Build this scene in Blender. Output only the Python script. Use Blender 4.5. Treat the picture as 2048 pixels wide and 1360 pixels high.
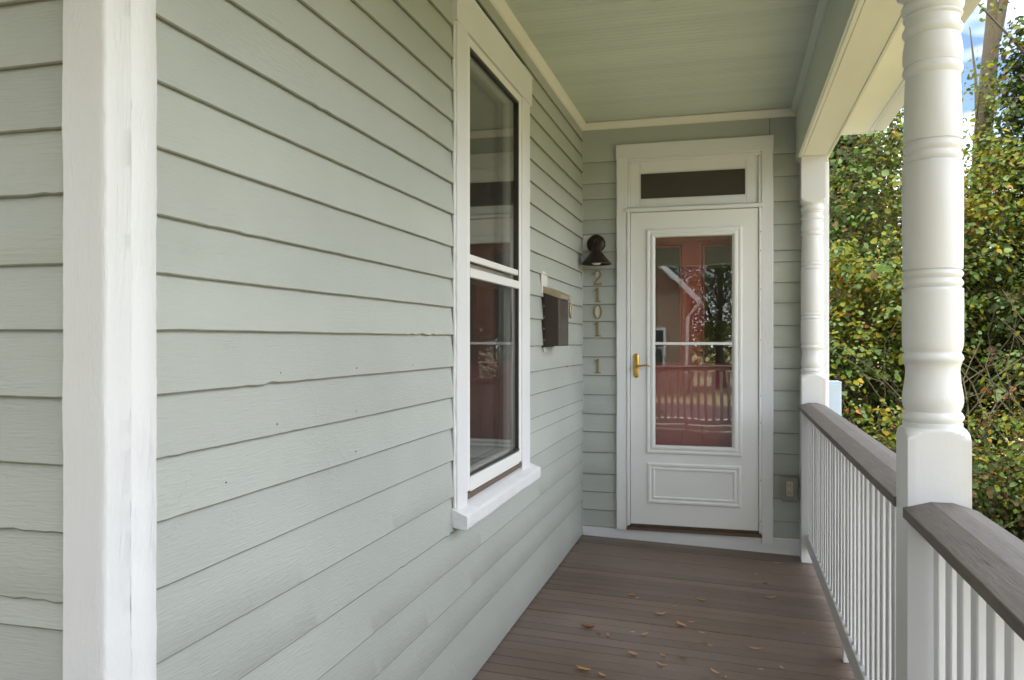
import bpy, bmesh, math, random
import numpy as np
from mathutils import Vector, noise, Matrix

for o in list(bpy.data.objects): bpy.data.objects.remove(o)
SC = bpy.context.scene
COL = SC.collection
R = math.radians

# ------------------------------------------------------------------ camera
cam_d = bpy.data.cameras.new('camera'); cam = bpy.data.objects.new('camera', cam_d); COL.objects.link(cam)
cam.location = (0, 0, 1.30); cam.rotation_euler = (R(90), 0, math.atan(.2725))
cam_d.sensor_width = 36; cam_d.lens = 28.125; cam_d.clip_start = .05; cam_d.clip_end = 600
cam_d.dof.use_dof = True; cam_d.dof.focus_distance = 2.2; cam_d.dof.aperture_fstop = 11
SC.camera = cam
# ------------------------------------------------------------------ sky
SUN_EL, SUN_AZ = 73, 185          # azimuth clockwise from +Y
w = bpy.data.worlds.new('World'); SC.world = w; w.use_nodes = True
nt = w.node_tree; bg = nt.nodes['Background']
sky = nt.nodes.new('ShaderNodeTexSky'); sky.sky_type = 'NISHITA'; sky.sun_disc = False
sky.sun_elevation = R(SUN_EL); sky.sun_rotation = R(SUN_AZ); sky.air_density = 1.0; sky.dust_density = .5; sky.ozone_density = 2.5
# broken white cloud over the whole sky
tc = nt.nodes.new('ShaderNodeTexCoord'); mp = nt.nodes.new('ShaderNodeMapping'); mp.inputs['Scale'].default_value = (1.4, 1.4, 3.2); mp.inputs['Location'].default_value = (3, 2, 0)
nz = nt.nodes.new('ShaderNodeTexNoise'); nz.inputs['Scale'].default_value = 1.7; nz.inputs['Detail'].default_value = 4; nz.inputs['Roughness'].default_value = .58
cr = nt.nodes.new('ShaderNodeValToRGB'); cr.color_ramp.elements[0].position = .38; cr.color_ramp.elements[1].position = .56
mx = nt.nodes.new('ShaderNodeMixRGB'); mx.inputs['Color2'].default_value = (20.5, 21.2, 22.6, 1)
nt.links.new(tc.outputs['Generated'], mp.inputs['Vector']); nt.links.new(mp.outputs[0], nz.inputs['Vector'])
nt.links.new(nz.outputs['Fac'], cr.inputs[0]); nt.links.new(cr.outputs[0], mx.inputs[0])
nt.links.new(sky.outputs[0], mx.inputs['Color1']); nt.links.new(mx.outputs[0], bg.inputs['Color'])
bg.inputs['Strength'].default_value = .068
# ------------------------------------------------------------------ sun (hazy, high behind the house)
sd = bpy.data.lights.new('sun', 'SUN'); so = bpy.data.objects.new('sun', sd); COL.objects.link(so)
sd.energy = 3.3; sd.angle = R(16); sd.color = (1, .94, .84)
az, el = R(SUN_AZ), R(SUN_EL)
sv = Vector((math.sin(az)*math.cos(el), math.cos(az)*math.cos(el), math.sin(el)))
so.location = sv*30; so.rotation_euler = sv.to_track_quat('Z', 'Y').to_euler()
# ------------------------------------------------------------------ exposure
vs = SC.view_settings; vs.view_transform = 'Standard'; vs.look = 'None'; vs.gamma = 1; vs.use_curve_mapping = False
vs.exposure = 1.77
SC.render.engine = 'CYCLES'
SC.cycles.max_bounces = 8; SC.cycles.diffuse_bounces = 4; SC.cycles.glossy_bounces = 4; SC.cycles.transparent_max_bounces = 16; SC.cycles.caustics_reflective = False

# =================================================================== materials
class N:
    def __init__(s, name, rough=.5, metal=0, spec=.5):
        s.m = bpy.data.materials.new(name); s.m.use_nodes = True; s.t = s.m.node_tree
        s.b = s.t.nodes['Principled BSDF']; s.b.inputs['Roughness'].default_value = rough
        s.b.inputs['Metallic'].default_value = metal; s.b.inputs['Specular IOR Level'].default_value = spec
        s.pos = s.n('NewGeometry').outputs['Position']; s.nor = None
    def n(s, t, **k):
        q = s.t.nodes.new('ShaderNode'+t)
        for a, v in k.items(): setattr(q, a, v)
        return q
    def l(s, a, b): s.t.links.new(a, b)
    def map(s, sc, src=None):
        q = s.n('Mapping'); q.inputs['Scale'].default_value = sc; s.l(src or s.pos, q.inputs['Vector']); return q.outputs[0]
    def noise(s, scale, vec=None, detail=4, rough=.55, dist=0):
        q = s.n('TexNoise'); q.inputs['Scale'].default_value = scale; q.inputs['Detail'].default_value = detail
        q.inputs['Roughness'].default_value = rough; q.inputs['Distortion'].default_value = dist
        s.l(vec or s.pos, q.inputs['Vector']); return q.outputs['Fac']
    def voro(s, scale, vec=None, feat='F1'):
        q = s.n('TexVoronoi', feature=feat); q.inputs['Scale'].default_value = scale; s.l(vec or s.pos, q.inputs['Vector']); return q.outputs['Distance']
    def ramp(s, f, stops):
        q = s.n('ValToRGB'); e = q.color_ramp.elements
        while len(e) < len(stops): e.new(.5)
        for i, (p, c) in enumerate(stops):
            e[i].position = p; e[i].color = c if len(c) == 4 else (*c, 1)
        s.l(f, q.inputs[0]); return q.outputs[0]
    def mix(s, f, a, b, mode='MIX'):
        q = s.n('MixRGB', blend_type=mode)
        for v, i in ((f, 0), (a, 1), (b, 2)):
            if isinstance(v, (int, float)): q.inputs[i].default_value = v if i == 0 else (v, v, v, 1)
            elif isinstance(v, tuple): q.inputs[i].default_value = (*v[:3], 1)
            else: s.l(v, q.inputs[i])
        return q.outputs[0]
    def math(s, op, a, b=0):
        q = s.n('Math', operation=op)
        for v, i in ((a, 0), (b, 1)):
            if isinstance(v, (int, float)): q.inputs[i].default_value = v
            else: s.l(v, q.inputs[i])
        return q.outputs[0]
    def rand(s): return s.n('ObjectInfo').outputs['Random']
    def bump(s, h, strength, dist=.01):
        q = s.n('Bump'); q.inputs['Strength'].default_value = strength; q.inputs['Distance'].default_value = dist
        s.l(h, q.inputs['Height'])
        if s.nor: s.l(s.nor, q.inputs['Normal'])
        s.nor = q.outputs[0]; s.l(s.nor, s.b.inputs['Normal'])
    def col(s, c):
        if isinstance(c, tuple): s.b.inputs['Base Color'].default_value = (*c[:3], 1)
        else: s.l(c, s.b.inputs['Base Color'])
    def rough(s, f): s.l(f, s.b.inputs['Roughness'])

def old_paint(name, c, stretch, crack=.5, dirt=(.16, .15, .12), rough=.42, var=.08, peel=.5, gr=.9):
    """many-coat brush paint on old timber: grain, ridges, alligator cracks, chips, faint grime"""
    m = N(name, rough)
    g = m.map(stretch)
    grain = m.noise(9, g, 4, .65, .3)
    big = m.noise(1.6, None, 2)
    base = m.mix(m.ramp(big, [(.3, (0, 0, 0)), (.7, (1, 1, 1))]), tuple(x*(1-var) for x in c), tuple(min(1, x*(1+var*.5)) for x in c))
    rnd = m.math('ADD', m.math('MULTIPLY', m.rand(), .10), .95)
    base = m.mix(1.0, base, rnd, 'MULTIPLY')
    cn = m.noise(4.5, g, 4, .6, .6)
    line = m.ramp(m.math('ABSOLUTE', m.math('SUBTRACT', cn, .5)), [(0, (1, 1, 1)), (.010, (0, 0, 0))])
    where = m.ramp(m.noise(2.3, None, 3, .6), [(.55, (0, 0, 0)), (.72, (1, 1, 1))])
    ck = m.math('MULTIPLY', line, where)
    base = m.mix(m.math('MULTIPLY', ck, crack), base, dirt)
    # tiny chips along the grain
    sp = m.ramp(m.noise(30, g, 2), [(.755, (0, 0, 0)), (.775, (1, 1, 1))])
    base = m.mix(m.math('MULTIPLY', sp, crack*.9), base, tuple(x*.8 for x in dirt))
    m.col(base)
    ridge = m.ramp(m.noise(6.5, m.map((2.2, 2.2, .55) if peel > .7 else (1, 1, 1.6)), 4, .6, 1.0), [(.46, (0, 0, 0)), (.50, (1, 1, 1)), (.62, (.8, .8, .8)), (.65, (.2, .2, .2))])
    h = m.math('ADD', m.math('MULTIPLY', grain, gr), m.math('MULTIPLY', m.math('MULTIPLY', ridge, m.math('MAXIMUM', where, .18)), peel*1.3))
    h = m.math('SUBTRACT', h, m.math('MULTIPLY', ck, .22))
    m.bump(h, .7, .0026 if peel < .7 else .0045)
    return m.m

SAGE = (.422, .448, .416)
WHITE = (.755, .76, .778)
M = {}
M['sage'] = old_paint('sage_paint', SAGE, (2.2, 2.2, 26), .22, (.20, .20, .165))
M['sage_x'] = M['sage']
M['white'] = old_paint('white_paint', WHITE, (22, 22, 2.2), .10, (.42, .38, .32), .40, .03, .75, .45)
M['white_h'] = old_paint('white_paint_across', WHITE, (2.2, 2.2, 22), .18, (.35, .31, .26), .40, .04, .6)
M['white_fresh'] = old_paint('white_gloss_paint', (.735, .74, .762), (30, 30, 3), .10, (.45, .42, .38), .34, .02, .15, .22)
M['cream'] = old_paint('cream_trim_paint', (.80, .78, .72), (3, 3, 20), .30, (.35, .31, .24), .42, .04, .3)
M['ceil'] = old_paint('ceiling_sage_paint', (.585, .635, .58), (2, 26, 26), .12, (.2, .19, .14), .5, .05, .1)
M['patch'] = old_paint('bare_old_white_paint', (.66, .65, .60), (4, 4, 12), .3, (.4, .37, .3), .55, .06, .5)

def storm_white():
    m = N('white_enamel', .28); f = m.noise(220, None, 2); m.bump(f, .05, .001)
    b = m.noise(2, None, 4); m.col(m.mix(b, (.76, .76, .755), (.81, .81, .80))); return m.m
M['enamel'] = storm_white()
def deck():
    m = N('brown_deck_paint', .5)
    g = m.map((2.5, 22, 22)); n = m.noise(4, g, 6, .65)
    wear = m.noise(1.1, None, 6, .6)
    a = m.mix(m.ramp(n, [(.3, (0, 0, 0)), (.7, (1, 1, 1))]), (.118, .080, .058), (.168, .120, .094))
    a = m.mix(m.ramp(wear, [(.4, (0, 0, 0)), (.72, (1, 1, 1))]), a, (.205, .162, .140))
    warm = m.noise(.9, m.map((1, 1, 1)), 3); a = m.mix(m.math('MULTIPLY', m.ramp(warm, [(.42, (0, 0, 0)), (.6, (1, 1, 1))]), .4), a, (.125, .082, .055))
    a = m.mix(1.0, a, m.math('ADD', m.math('MULTIPLY', m.rand(), .34), .82), 'MULTIPLY')
    sp = m.ramp(m.noise(38, None, 2), [(.735, (0, 0, 0)), (.76, (1, 1, 1))])
    sw = m.ramp(m.noise(2.1, None, 3), [(.50, (0, 0, 0)), (.62, (1, 1, 1))])
    a = m.mix(m.math('MULTIPLY', m.math('MULTIPLY', sp, sw), .55), a, (.38, .37, .36))
    m.col(a); m.bump(n, .25, .003); m.bump(m.noise(90, g, 3), .15, .001)
    m.rough(m.ramp(wear, [(.3, (.38,)*3), (.7, (.62,)*3)])); return m.m
M['deck'] = deck()
def rail_paint():
    m = N('weathered_brown_rail_paint', .5)
    g = m.map((30, 2.0, 30)); n = m.noise(5, g, 6, .7, .5); big = m.noise(3.0, None, 5)
    a = m.mix(m.ramp(n, [(.3, (0, 0, 0)), (.75, (1, 1, 1))]), (.075, .059, .050), (.150, .125, .110))
    a = m.mix(m.math('MULTIPLY', m.ramp(big, [(.5, (0, 0, 0)), (.7, (1, 1, 1))]), .55), a, (.16, .13, .115))
    cr = m.ramp(m.noise(7, m.map((34, .8, 34)), 4, .6, .8), [(.66, (0, 0, 0)), (.69, (1, 1, 1))])
    a = m.mix(m.math('MULTIPLY', cr, .85), a, (.012, .010, .010))
    m.col(a); m.bump(n, .4, .004); m.bump(cr, -.6, .004); return m.m
M['rail'] = rail_paint()
def simple(name, c, rough=.5, metal=0, var=.15, scale=12, bump=.1, c2=None):
    m = N(name, rough, metal); n = m.noise(scale, None, 5)
    m.col(m.mix(n, tuple(x*(1-var) for x in c), c2 or tuple(min(1, x*(1+var)) for x in c)))
    if bump: m.bump(m.noise(scale*6, None, 3), bump, .003)
    return m.m
M['lip'] = simple('board_edge_shade_and_grime', (.215, .222, .175), .7, 0, .35, 20, .2)  # seam shadow put into the edge colour, together with old grime
M['bronze'] = simple('dark_bronze_metal', (.032, .022, .017), .38, .5, .25, 14, .05)
M['mailbox'] = simple('brown_metal_paint', (.045, .031, .024), .38, .2, .15, 9, .04)
M['brass'] = simple('aged_brass', (.30, .225, .12), .45, .6, .3, 30, .05)
M['brass_pale'] = simple('pale_worn_brass', (.42, .35, .24), .42, .7, .3, 30, .05)
M['gold'] = simple('bright_brass', (.62, .40, .10), .28, 1, .12, 20, .02)
M['dark'] = simple('dark_gap', (.025, .018, .013), .7, 0, .4, 14, .2)
M['sweep'] = simple('brown_door_sweep', (.045, .028, .016), .55, 0, .5, 40, .3, (.10, .066, .036))
M['wood'] = simple('bare_brown_wood', (.12, .082, .056), .6, 0, .3, 30, .2)
M['red'] = simple('red_door_paint', (.32, .050, .038), .35, 0, .12, 6, .05)
M['black'] = simple('black_metal', (.012, .012, .012), .45, 0, .2, 9, .05)
M['screenframe'] = simple('dark_window_channel', (.05, .045, .038), .45, .3, .2, 9, .05)
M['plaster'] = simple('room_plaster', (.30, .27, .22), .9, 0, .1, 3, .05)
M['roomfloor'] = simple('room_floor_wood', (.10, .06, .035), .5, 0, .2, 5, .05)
M['bluep'] = simple('pale_blue_panel', (.47, .56, .66), .5, 0, .05, 5, .03)
M['bulb'] = simple('frosted_bulb', (.85, .84, .80), .3, 0, .02, 5, 0)
M['almond'] = simple('almond_plastic', (.72, .62, .42), .4, 0, .05, 9, 0)
M['tansid'] = simple('tan_siding', (.34, .22, .14), .7, 0, .15, 4, .1)
M['shingle'] = simple('brown_shingle', (.30, .15, .09), .8, 0, .3, 9, .2)
M['roofing'] = simple('brown_roof_shingle', (.10, .075, .06), .85, 0, .3, 14, .3)
M['plainwhite'] = simple('plain_white_paint', (.78, .77, .75), .45, 0, .03, 5, .03)
M['winglass'] = simple('dark_far_glass', (.03, .035, .04), .08, 0, .2, 1, 0)
M['asphalt'] = simple('asphalt', (.05, .05, .052), .85, 0, .25, 30, .3)
M['pave'] = simple('concrete_pavement', (.33, .32, .30), .85, 0, .15, 12, .2)

def glass(name, base=.05, tint=(.95, .96, .95), dirt=.02, rough=.0):
    m = bpy.data.materials.new(name); m.use_nodes = True; t = m.node_tree; t.nodes.clear()
    n = lambda q, **k: t.nodes.new('ShaderNode'+q)
    out = n('OutputMaterial'); tr = n('BsdfTransparent'); tr.inputs[0].default_value = (*tint, 1)
    gl = n('BsdfGlossy'); gl.inputs['Roughness'].default_value = rough
    lw = n('LayerWeight'); lw.inputs[0].default_value = .5
    pw = n('Math'); pw.operation = 'POWER'; t.links.new(lw.outputs['Facing'], pw.inputs[0]); pw.inputs[1].default_value = 5
    ma = n('Math'); ma.operation = 'MULTIPLY_ADD'; t.links.new(pw.outputs[0], ma.inputs[0]); ma.inputs[1].default_value = 1-base; ma.inputs[2].default_value = base
    mx = n('MixShader'); t.links.new(ma.outputs[0], mx.inputs[0]); t.links.new(tr.outputs[0], mx.inputs[1]); t.links.new(gl.outputs[0], mx.inputs[2])
    df = n('BsdfDiffuse'); df.inputs[0].default_value = (.5, .48, .44, 1)
    geo = n('NewGeometry'); nz = n('TexNoise'); nz.inputs['Scale'].default_value = 5; nz.inputs['Detail'].default_value = 6; t.links.new(geo.outputs['Position'], nz.inputs['Vector'])
    m2 = n('Math'); m2.operation = 'MULTIPLY'; t.links.new(nz.outputs['Fac'], m2.inputs[0]); m2.inputs[1].default_value = dirt*2
    # faint waviness of old panes
    bp = n('Bump'); bp.inputs['Strength'].default_value = .05; bp.inputs['Distance'].default_value = .02
    nw = n('TexNoise'); nw.inputs['Scale'].default_value = 2.2; nw.inputs['Detail'].default_value = 1; t.links.new(geo.outputs['Position'], nw.inputs['Vector'])
    t.links.new(nw.outputs['Fac'], bp.inputs['Height']); t.links.new(bp.outputs[0], gl.inputs['Normal'])
    mz = n('MixShader'); t.links.new(m2.outputs[0], mz.inputs[0]); t.links.new(mx.outputs[0], mz.inputs[1]); t.links.new(df.outputs[0], mz.inputs[2])
    t.links.new(mz.outputs[0], out.inputs[0]); return m
M['glass'] = glass('storm_glass', .085, dirt=.012)
M['oldglass'] = glass('old_window_glass', .05, dirt=.01)
M['cover'] = glass('clear_plastic_cover', .08, (.86, .86, .84), .12, .12)
def obscure():
    m = N('dark_obscure_glass', .3); v = m.voro(160); n = m.noise(2.5, None, 4)
    m.col(m.mix(n, (.035, .029, .022), (.06, .05, .036))); m.bump(v, .35, .002); return m.m
M['obscure'] = obscure()

def leafmat(name, c, tr=.45):
    m = bpy.data.materials.new(name); m.use_nodes = True; t = m.node_tree; t.nodes.clear()
    n = lambda q: t.nodes.new('ShaderNode'+q)
    out = n('OutputMaterial'); geo = n('NewGeometry')
    hs = n('HueSaturation'); hs.inputs['Color'].default_value = (*c, 1)
    ri = n('MapRange'); ri.inputs[3].default_value = .72; ri.inputs[4].default_value = 1.28
    t.links.new(geo.outputs['Random Per Island'], ri.inputs[0]); t.links.new(ri.outputs[0], hs.inputs['Value'])
    pr = n('BsdfPrincipled'); pr.inputs['Roughness'].default_value = .6; pr.inputs['Specular IOR Level'].default_value = .15
    tl = n('BsdfTranslucent'); mx = n('MixShader'); mx.inputs[0].default_value = tr
    t.links.new(hs.outputs[0], pr.inputs['Base Color']); t.links.new(hs.outputs[0], tl.inputs[0])
    t.links.new(pr.outputs[0], mx.inputs[1]); t.links.new(tl.outputs[0], mx.inputs[2]); t.links.new(mx.outputs[0], out.inputs[0]); return m
LEAF = [leafmat('leaf_dark_green', (.026, .040, .010)), leafmat('leaf_green', (.062, .108, .018)), leafmat('leaf_grey_green', (.098, .145, .052), .3),
        leafmat('leaf_yellow_green', (.140, .148, .014)), leafmat('leaf_yellow', (.25, .18, .015)), leafmat('leaf_orange', (.28, .11, .025)), leafmat('leaf_brown', (.085, .050, .018))]
def bark():
    m = N('bark', .9); g = m.map((9, 9, 2)); n = m.noise(3, g, 6, .7)
    moss = m.ramp(m.noise(2, None, 4), [(.5, (0, 0, 0)), (.65, (1, 1, 1))])
    m.col(m.mix(m.math('MULTIPLY', moss, .5), m.mix(n, (.034, .025, .014), (.090, .069, .038)), (.085, .08, .02))); m.bump(n, .8, .02); return m.m
M['bark'] = bark()
def litter():
    m = N('ground_leaf_litter_and_grass', .9)
    a = m.noise(.35, None, 5); b = m.noise(9, None, 6, .7); c = m.voro(14)
    g = m.mix(b, (.08, .10, .025), (.17, .18, .055)); l = m.mix(m.ramp(c, [(.15, (0, 0, 0)), (.5, (1, 1, 1))]), (.43, .375, .20), (.25, .22, .12))
    m.col(m.mix(m.ramp(a, [(.30, (0, 0, 0)), (.50, (1, 1, 1))]), g, l)); m.bump(b, .8, .05); return m.m
M['litter'] = litter()
DRY = [simple('dry_tan_leaf', (.56, .33, .19), .6, 0, .2, 60, .2), simple('dry_rust_leaf', (.30, .11, .045), .6, 0, .3, 60, .2),
       simple('dry_brown_leaf', (.10, .05, .025), .6, 0, .3, 60, .2), simple('dry_olive_leaf', (.26, .19, .05), .6, 0, .2, 60, .2), simple('pale_chip', (.55, .47, .38), .6, 0, .1, 60, .2),
       simple('dry_orange_leaf', (.50, .26, .08), .6, 0, .2, 60, .2)]

# =================================================================== builders
ROOT = {}
def link(o): COL.objects.link(o); return o
def tag(o, label=None, cat=None, group=None, kind=None):
    if label: o['label'] = label
    if cat: o['category'] = cat
    if group: o['group'] = group
    if kind: o['kind'] = kind
    return o
def thing(name, loc, label, cat, group=None):
    o = link(bpy.data.objects.new(name, None)); o.location = loc; o.empty_display_size = .1; ROOT[o] = Vector(loc)
    return tag(o, label, cat, group)
def obj(name, verts, faces, mat, parent=None, loc=None, smooth=None, fix=True):
    """world-space verts -> ONE mesh object, local to its thing"""
    base = ROOT[parent] if parent is not None else Vector(loc or (0, 0, 0))
    me = bpy.data.meshes.new(name)
    me.from_pydata([(v[0]-base.x, v[1]-base.y, v[2]-base.z) for v in verts], [], faces)
    if fix:
        bm = bmesh.new(); bm.from_mesh(me); bmesh.ops.recalc_face_normals(bm, faces=bm.faces); bm.to_mesh(me); bm.free()
    for mt in (mat if isinstance(mat, (list, tuple)) else [mat]): me.materials.append(M[mt] if isinstance(mt, str) else mt)
    if smooth is not None:
        me.polygons.foreach_set('use_smooth', [True]*len(me.polygons))
        if smooth < 170: me.set_sharp_from_angle(angle=R(smooth))
    o = link(bpy.data.objects.new(name, me)); ROOT[o] = base
    if parent is not None: o.parent = parent
    else: o.location = base
    return o
def bev(o, wd=.003, seg=2):
    b = o.modifiers.new('bevel', 'BEVEL'); b.width = wd; b.segments = seg; b.limit_method = 'ANGLE'; b.angle_limit = R(40); return o
class MB:
    def __init__(s): s.v = []; s.f = []
    def box(s, x0, x1, y0, y1, z0, z1):
        n = len(s.v); s.v += [(x, y, z) for z in (z0, z1) for y in (y0, y1) for x in (x0, x1)]
        s.f += [tuple(n+i for i in q) for q in ((0, 2, 3, 1), (4, 5, 7, 6), (0, 1, 5, 4), (2, 6, 7, 3), (0, 4, 6, 2), (1, 3, 7, 5))]; return s
    def add(s, v, f):
        n = len(s.v); s.v += list(v); s.f += [tuple(n+i for i in q) for q in f]; return s
    def build(s, name, mat, parent=None, **k): return obj(name, s.v, s.f, mat, parent, **k)
def box(name, b, mat, parent=None, bv=.003, **k):
    o = MB().box(*b).build(name, mat, parent, **k)
    return bev(o, bv) if bv else o
def nz3(p, f, seed=0): return noise.noise_vector(Vector((p[0]*f+seed*7.13, p[1]*f+seed*3.7, p[2]*f-seed*5.1)))
def sweep_data(prof, axis, s0, s1, step=.05, jit=0, freq=6, seed=0, fine=0):
    n = max(1, int(abs(s1-s0)/step)); V = []; F = []; k = len(prof)
    for i in range(n+1):
        s = s0+(s1-s0)*i/n
        for a, b in prof:
            p = Vector({'X': (s, a, b), 'Y': (a, s, b), 'Z': (a, b, s)}[axis])
            if jit:
                d = nz3(p, freq, seed)*jit
                if fine: d += nz3(p, freq*6, seed+3)*fine
                d['XYZ'.index(axis)] = 0; p += d
            V.append(p)
    for i in range(n):
        for j in range(k): F.append((i*k+j, i*k+(j+1) % k, (i+1)*k+(j+1) % k, (i+1)*k+j))
    F.append(tuple(range(k))); F.append(tuple(n*k+j for j in range(k)))
    return V, F
def sweep(name, prof, axis, s0, s1, mat, parent=None, step=.05, jit=0, freq=6, seed=0, fine=0, smooth=35, **k):
    V, F = sweep_data(prof, axis, s0, s1, step, jit, freq, seed, fine)
    return obj(name, V, F, mat, parent, smooth=smooth, **k)
def rect(a0, a1, b0, b1, r=.003):
    return [(a0+r, b0), (a1-r, b0), (a1, b0+r), (a1, b1-r), (a1-r, b1), (a0+r, b1), (a0, b1-r), (a0, b0+r)]
def lathe(prof, c, n=40, axis='Z', flip=1):
    V = []; F = []
    for r, h in prof:
        for i in range(n):
            a = 2*math.pi*i/n; x, y = r*math.cos(a), r*math.sin(a)
            V.append((c[0]+x, c[1]+y, c[2]+h) if axis == 'Z' else (c[0]+x, c[1]+h*flip, c[2]+y) if axis == 'Y' else (c[0]+h*flip, c[1]+x, c[2]+y))
    for j in range(len(prof)-1):
        for i in range(n): F.append((j*n+i, j*n+(i+1) % n, (j+1)*n+(i+1) % n, (j+1)*n+i))
    return V, F
def tube(path, rads, n=8):
    V = []; F = []; m = len(path); path = [Vector(p) for p in path]
    for i, p in enumerate(path):
        d = (path[min(i+1, m-1)]-path[max(i-1, 0)]).normalized(); u = d.orthogonal().normalized(); v = d.cross(u)
        if i and (u.dot(pu) < .2):
            u = (pu-d*pu.dot(d)).normalized(); v = d.cross(u)
        elif i: u = (pu-d*pu.dot(d)).normalized(); v = d.cross(u)
        pu = u
        for k in range(n):
            a = 2*math.pi*k/n; V.append(p+(u*math.cos(a)+v*math.sin(a))*rads[i])
    for i in range(m-1):
        for k in range(n): F.append((i*n+k, i*n+(k+1) % n, (i+1)*n+(k+1) % n, (i+1)*n+k))
    F.append(tuple(range(n))); F.append(tuple((m-1)*n+k for k in range(n)))
    return V, F
def zf(x): return -.033*(x+.965)

XW, YB, YF = -.965, 5.30, 1.062      # sheathing planes: long wall, door wall, near front wall
CZ = 2.745                           # porch ceiling
rng = random.Random(4)

# =================================================================== setting: ground, street
def grid(name, x0, x1, y0, y1, nx, ny, fz, mat):
    V = [(x0+(x1-x0)*i/nx, y0+(y1-y0)*j/ny, 0) for j in range(ny+1) for i in range(nx+1)]
    V = [(x, y, fz(x, y)) for x, y, z in V]
    F = [(j*(nx+1)+i, j*(nx+1)+i+1, (j+1)*(nx+1)+i+1, (j+1)*(nx+1)+i) for j in range(ny) for i in range(nx)]
    return tag(obj(name, V, F, mat, smooth=180, fix=False), kind='structure')
def gz(x, y):
    b = max(0, min(1, (y-6)/10))*max(0, min(1, (x+6)/4))
    f = max(0, min(1, (y+6)/6))
    return -.75+f*(.06*noise.noise((x*.5, y*.5, 0)))+.25*b*b
grid('ground', -160, 160, -160, 160, 160, 160, gz, 'litter')
box('road', (-150, 150, -15.5, -9.5, -.9, -.735), 'asphalt', bv=0)['kind'] = 'structure'
box('pavement', (-150, 150, -9.2, -7.8, -.9, -.62), 'pave', bv=.01)['kind'] = 'structure'

# =================================================================== porch floor
fl = link(bpy.data.objects.new('porch_floor', None)); ROOT[fl] = Vector((0, 0, 0)); fl['kind'] = 'structure'
y = -1.42; i = 0
while y < YB-.01:
    wd = .0835; y1 = min(y+wd, YB-.003)
    x0 = -.985 if y > YF-.03 else -3.6
    x1 = .64+rng.uniform(-.003, .003)
    g = .0016+rng.random()*.0012; dz = rng.uniform(-.0012, .0012); t = rng.uniform(-.0008, .0008)
    V = []; n = 6; ya, yb_ = y+g, y1-g
    pr = [(ya, -.024), (yb_, -.024), (yb_, -.002), (yb_-.002, 0), (ya+.002, 0), (ya, -.002)]
    k = len(pr); F = []
    for q in range(n+1):
        x = x0+(x1-x0)*q/n
        for (yy, zz) in pr: V.append((x, yy+.0009*noise.noise((x*3, i*2.3, 0)), zf(x)+zz+dz+(t if yy == ya else 0)))
    for q in range(n):
        for j in range(k): F.append((q*k+j, q*k+(j+1) % k, (q+1)*k+(j+1) % k, (q+1)*k+j))
    F += [tuple(range(k)), tuple(n*k+j for j in range(k))]
    obj('floor_board', V, F, 'deck', fl); y = y1; i += 1
MB().box(-3.6, .60, -1.40, YB, -.30, -.085).build('floor_frame', 'dark', fl)
sk = thing('porch_skirt', (.6, 2, -.7), 'white board skirt under the edge of the porch floor', 'skirt board')
box('fascia_board', (.60, .622, -1.40, 5.3, -.27, -.083), 'white_h', sk); box('fascia_board', (-3.6, .60, -1.44, -1.402, -.27, -.03), 'white_h', sk)

# =================================================================== clapboard walls
def board(parent, wall, s0, s1, z0, z1, T=.0165, seed=0, sag=.003, mat='sage', step=.03, chip=1.0):
    n = max(3, int((s1-s0)/step)); V = []; F = []
    for i in range(n+1):
        s = s0+(s1-s0)*i/n
        lo = sag*noise.noise((s*.9, seed*3.1, 0))+.0008*noise.noise((s*9, seed*1.7, 2))
        c = noise.noise((s*2.3, seed*2.9, 7))
        if c > .12: lo += chip*(c-.12)*.016*noise.noise((s*34, seed, 3))
        d = T+.0018*noise.noise((s*1.3, seed*1.3, 5))+.0007*noise.noise((s*22, seed, 9))
        zb = z0+lo; zt = z1+.012
        for dd, zz in ((d-.0095, zb+.0008), (d-.003, zb), (d-.0012, zb+.0008), (d, zb+.0034), (d-(d-.0045)*.55, zb+(zt-zb)*.55), (.0045, zt), (-.003, zt)):
            V.append((XW+dd, s, zz) if wall == 'L' else (s, YB-dd, zz) if wall == 'B' else (s, YF-dd, zz))
    k = 7
    for i in range(n):
        for j in range(k): F.append((i*k+j, i*k+(j+1) % k, (i+1)*k+(j+1) % k, (i+1)*k+j))
    F += [tuple(range(k)), tuple(n*k+j for j in range(k))]
    if wall == 'L': F = [q[::-1] for q in F]
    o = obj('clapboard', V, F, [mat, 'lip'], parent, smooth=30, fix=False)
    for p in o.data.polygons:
        if p.index < n*k and p.index % k in (0, 1, 2): p.material_index = 1  # underside and lip faces carry the painted seam shade and grime
    return o

WL = thing('clapboard_wall', (XW, 3.2, 0), 'long sage green clapboard wall holding the tall window and brown mailbox', 'wall')
WB = thing('clapboard_wall', (-.2, YB, 0), 'sage green clapboard end wall around the white storm door', 'wall')
WF = thing('clapboard_wall', (-2.2, YF, 0), 'sage clapboard wall left of the white corner board, nearest the viewer', 'wall')
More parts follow.
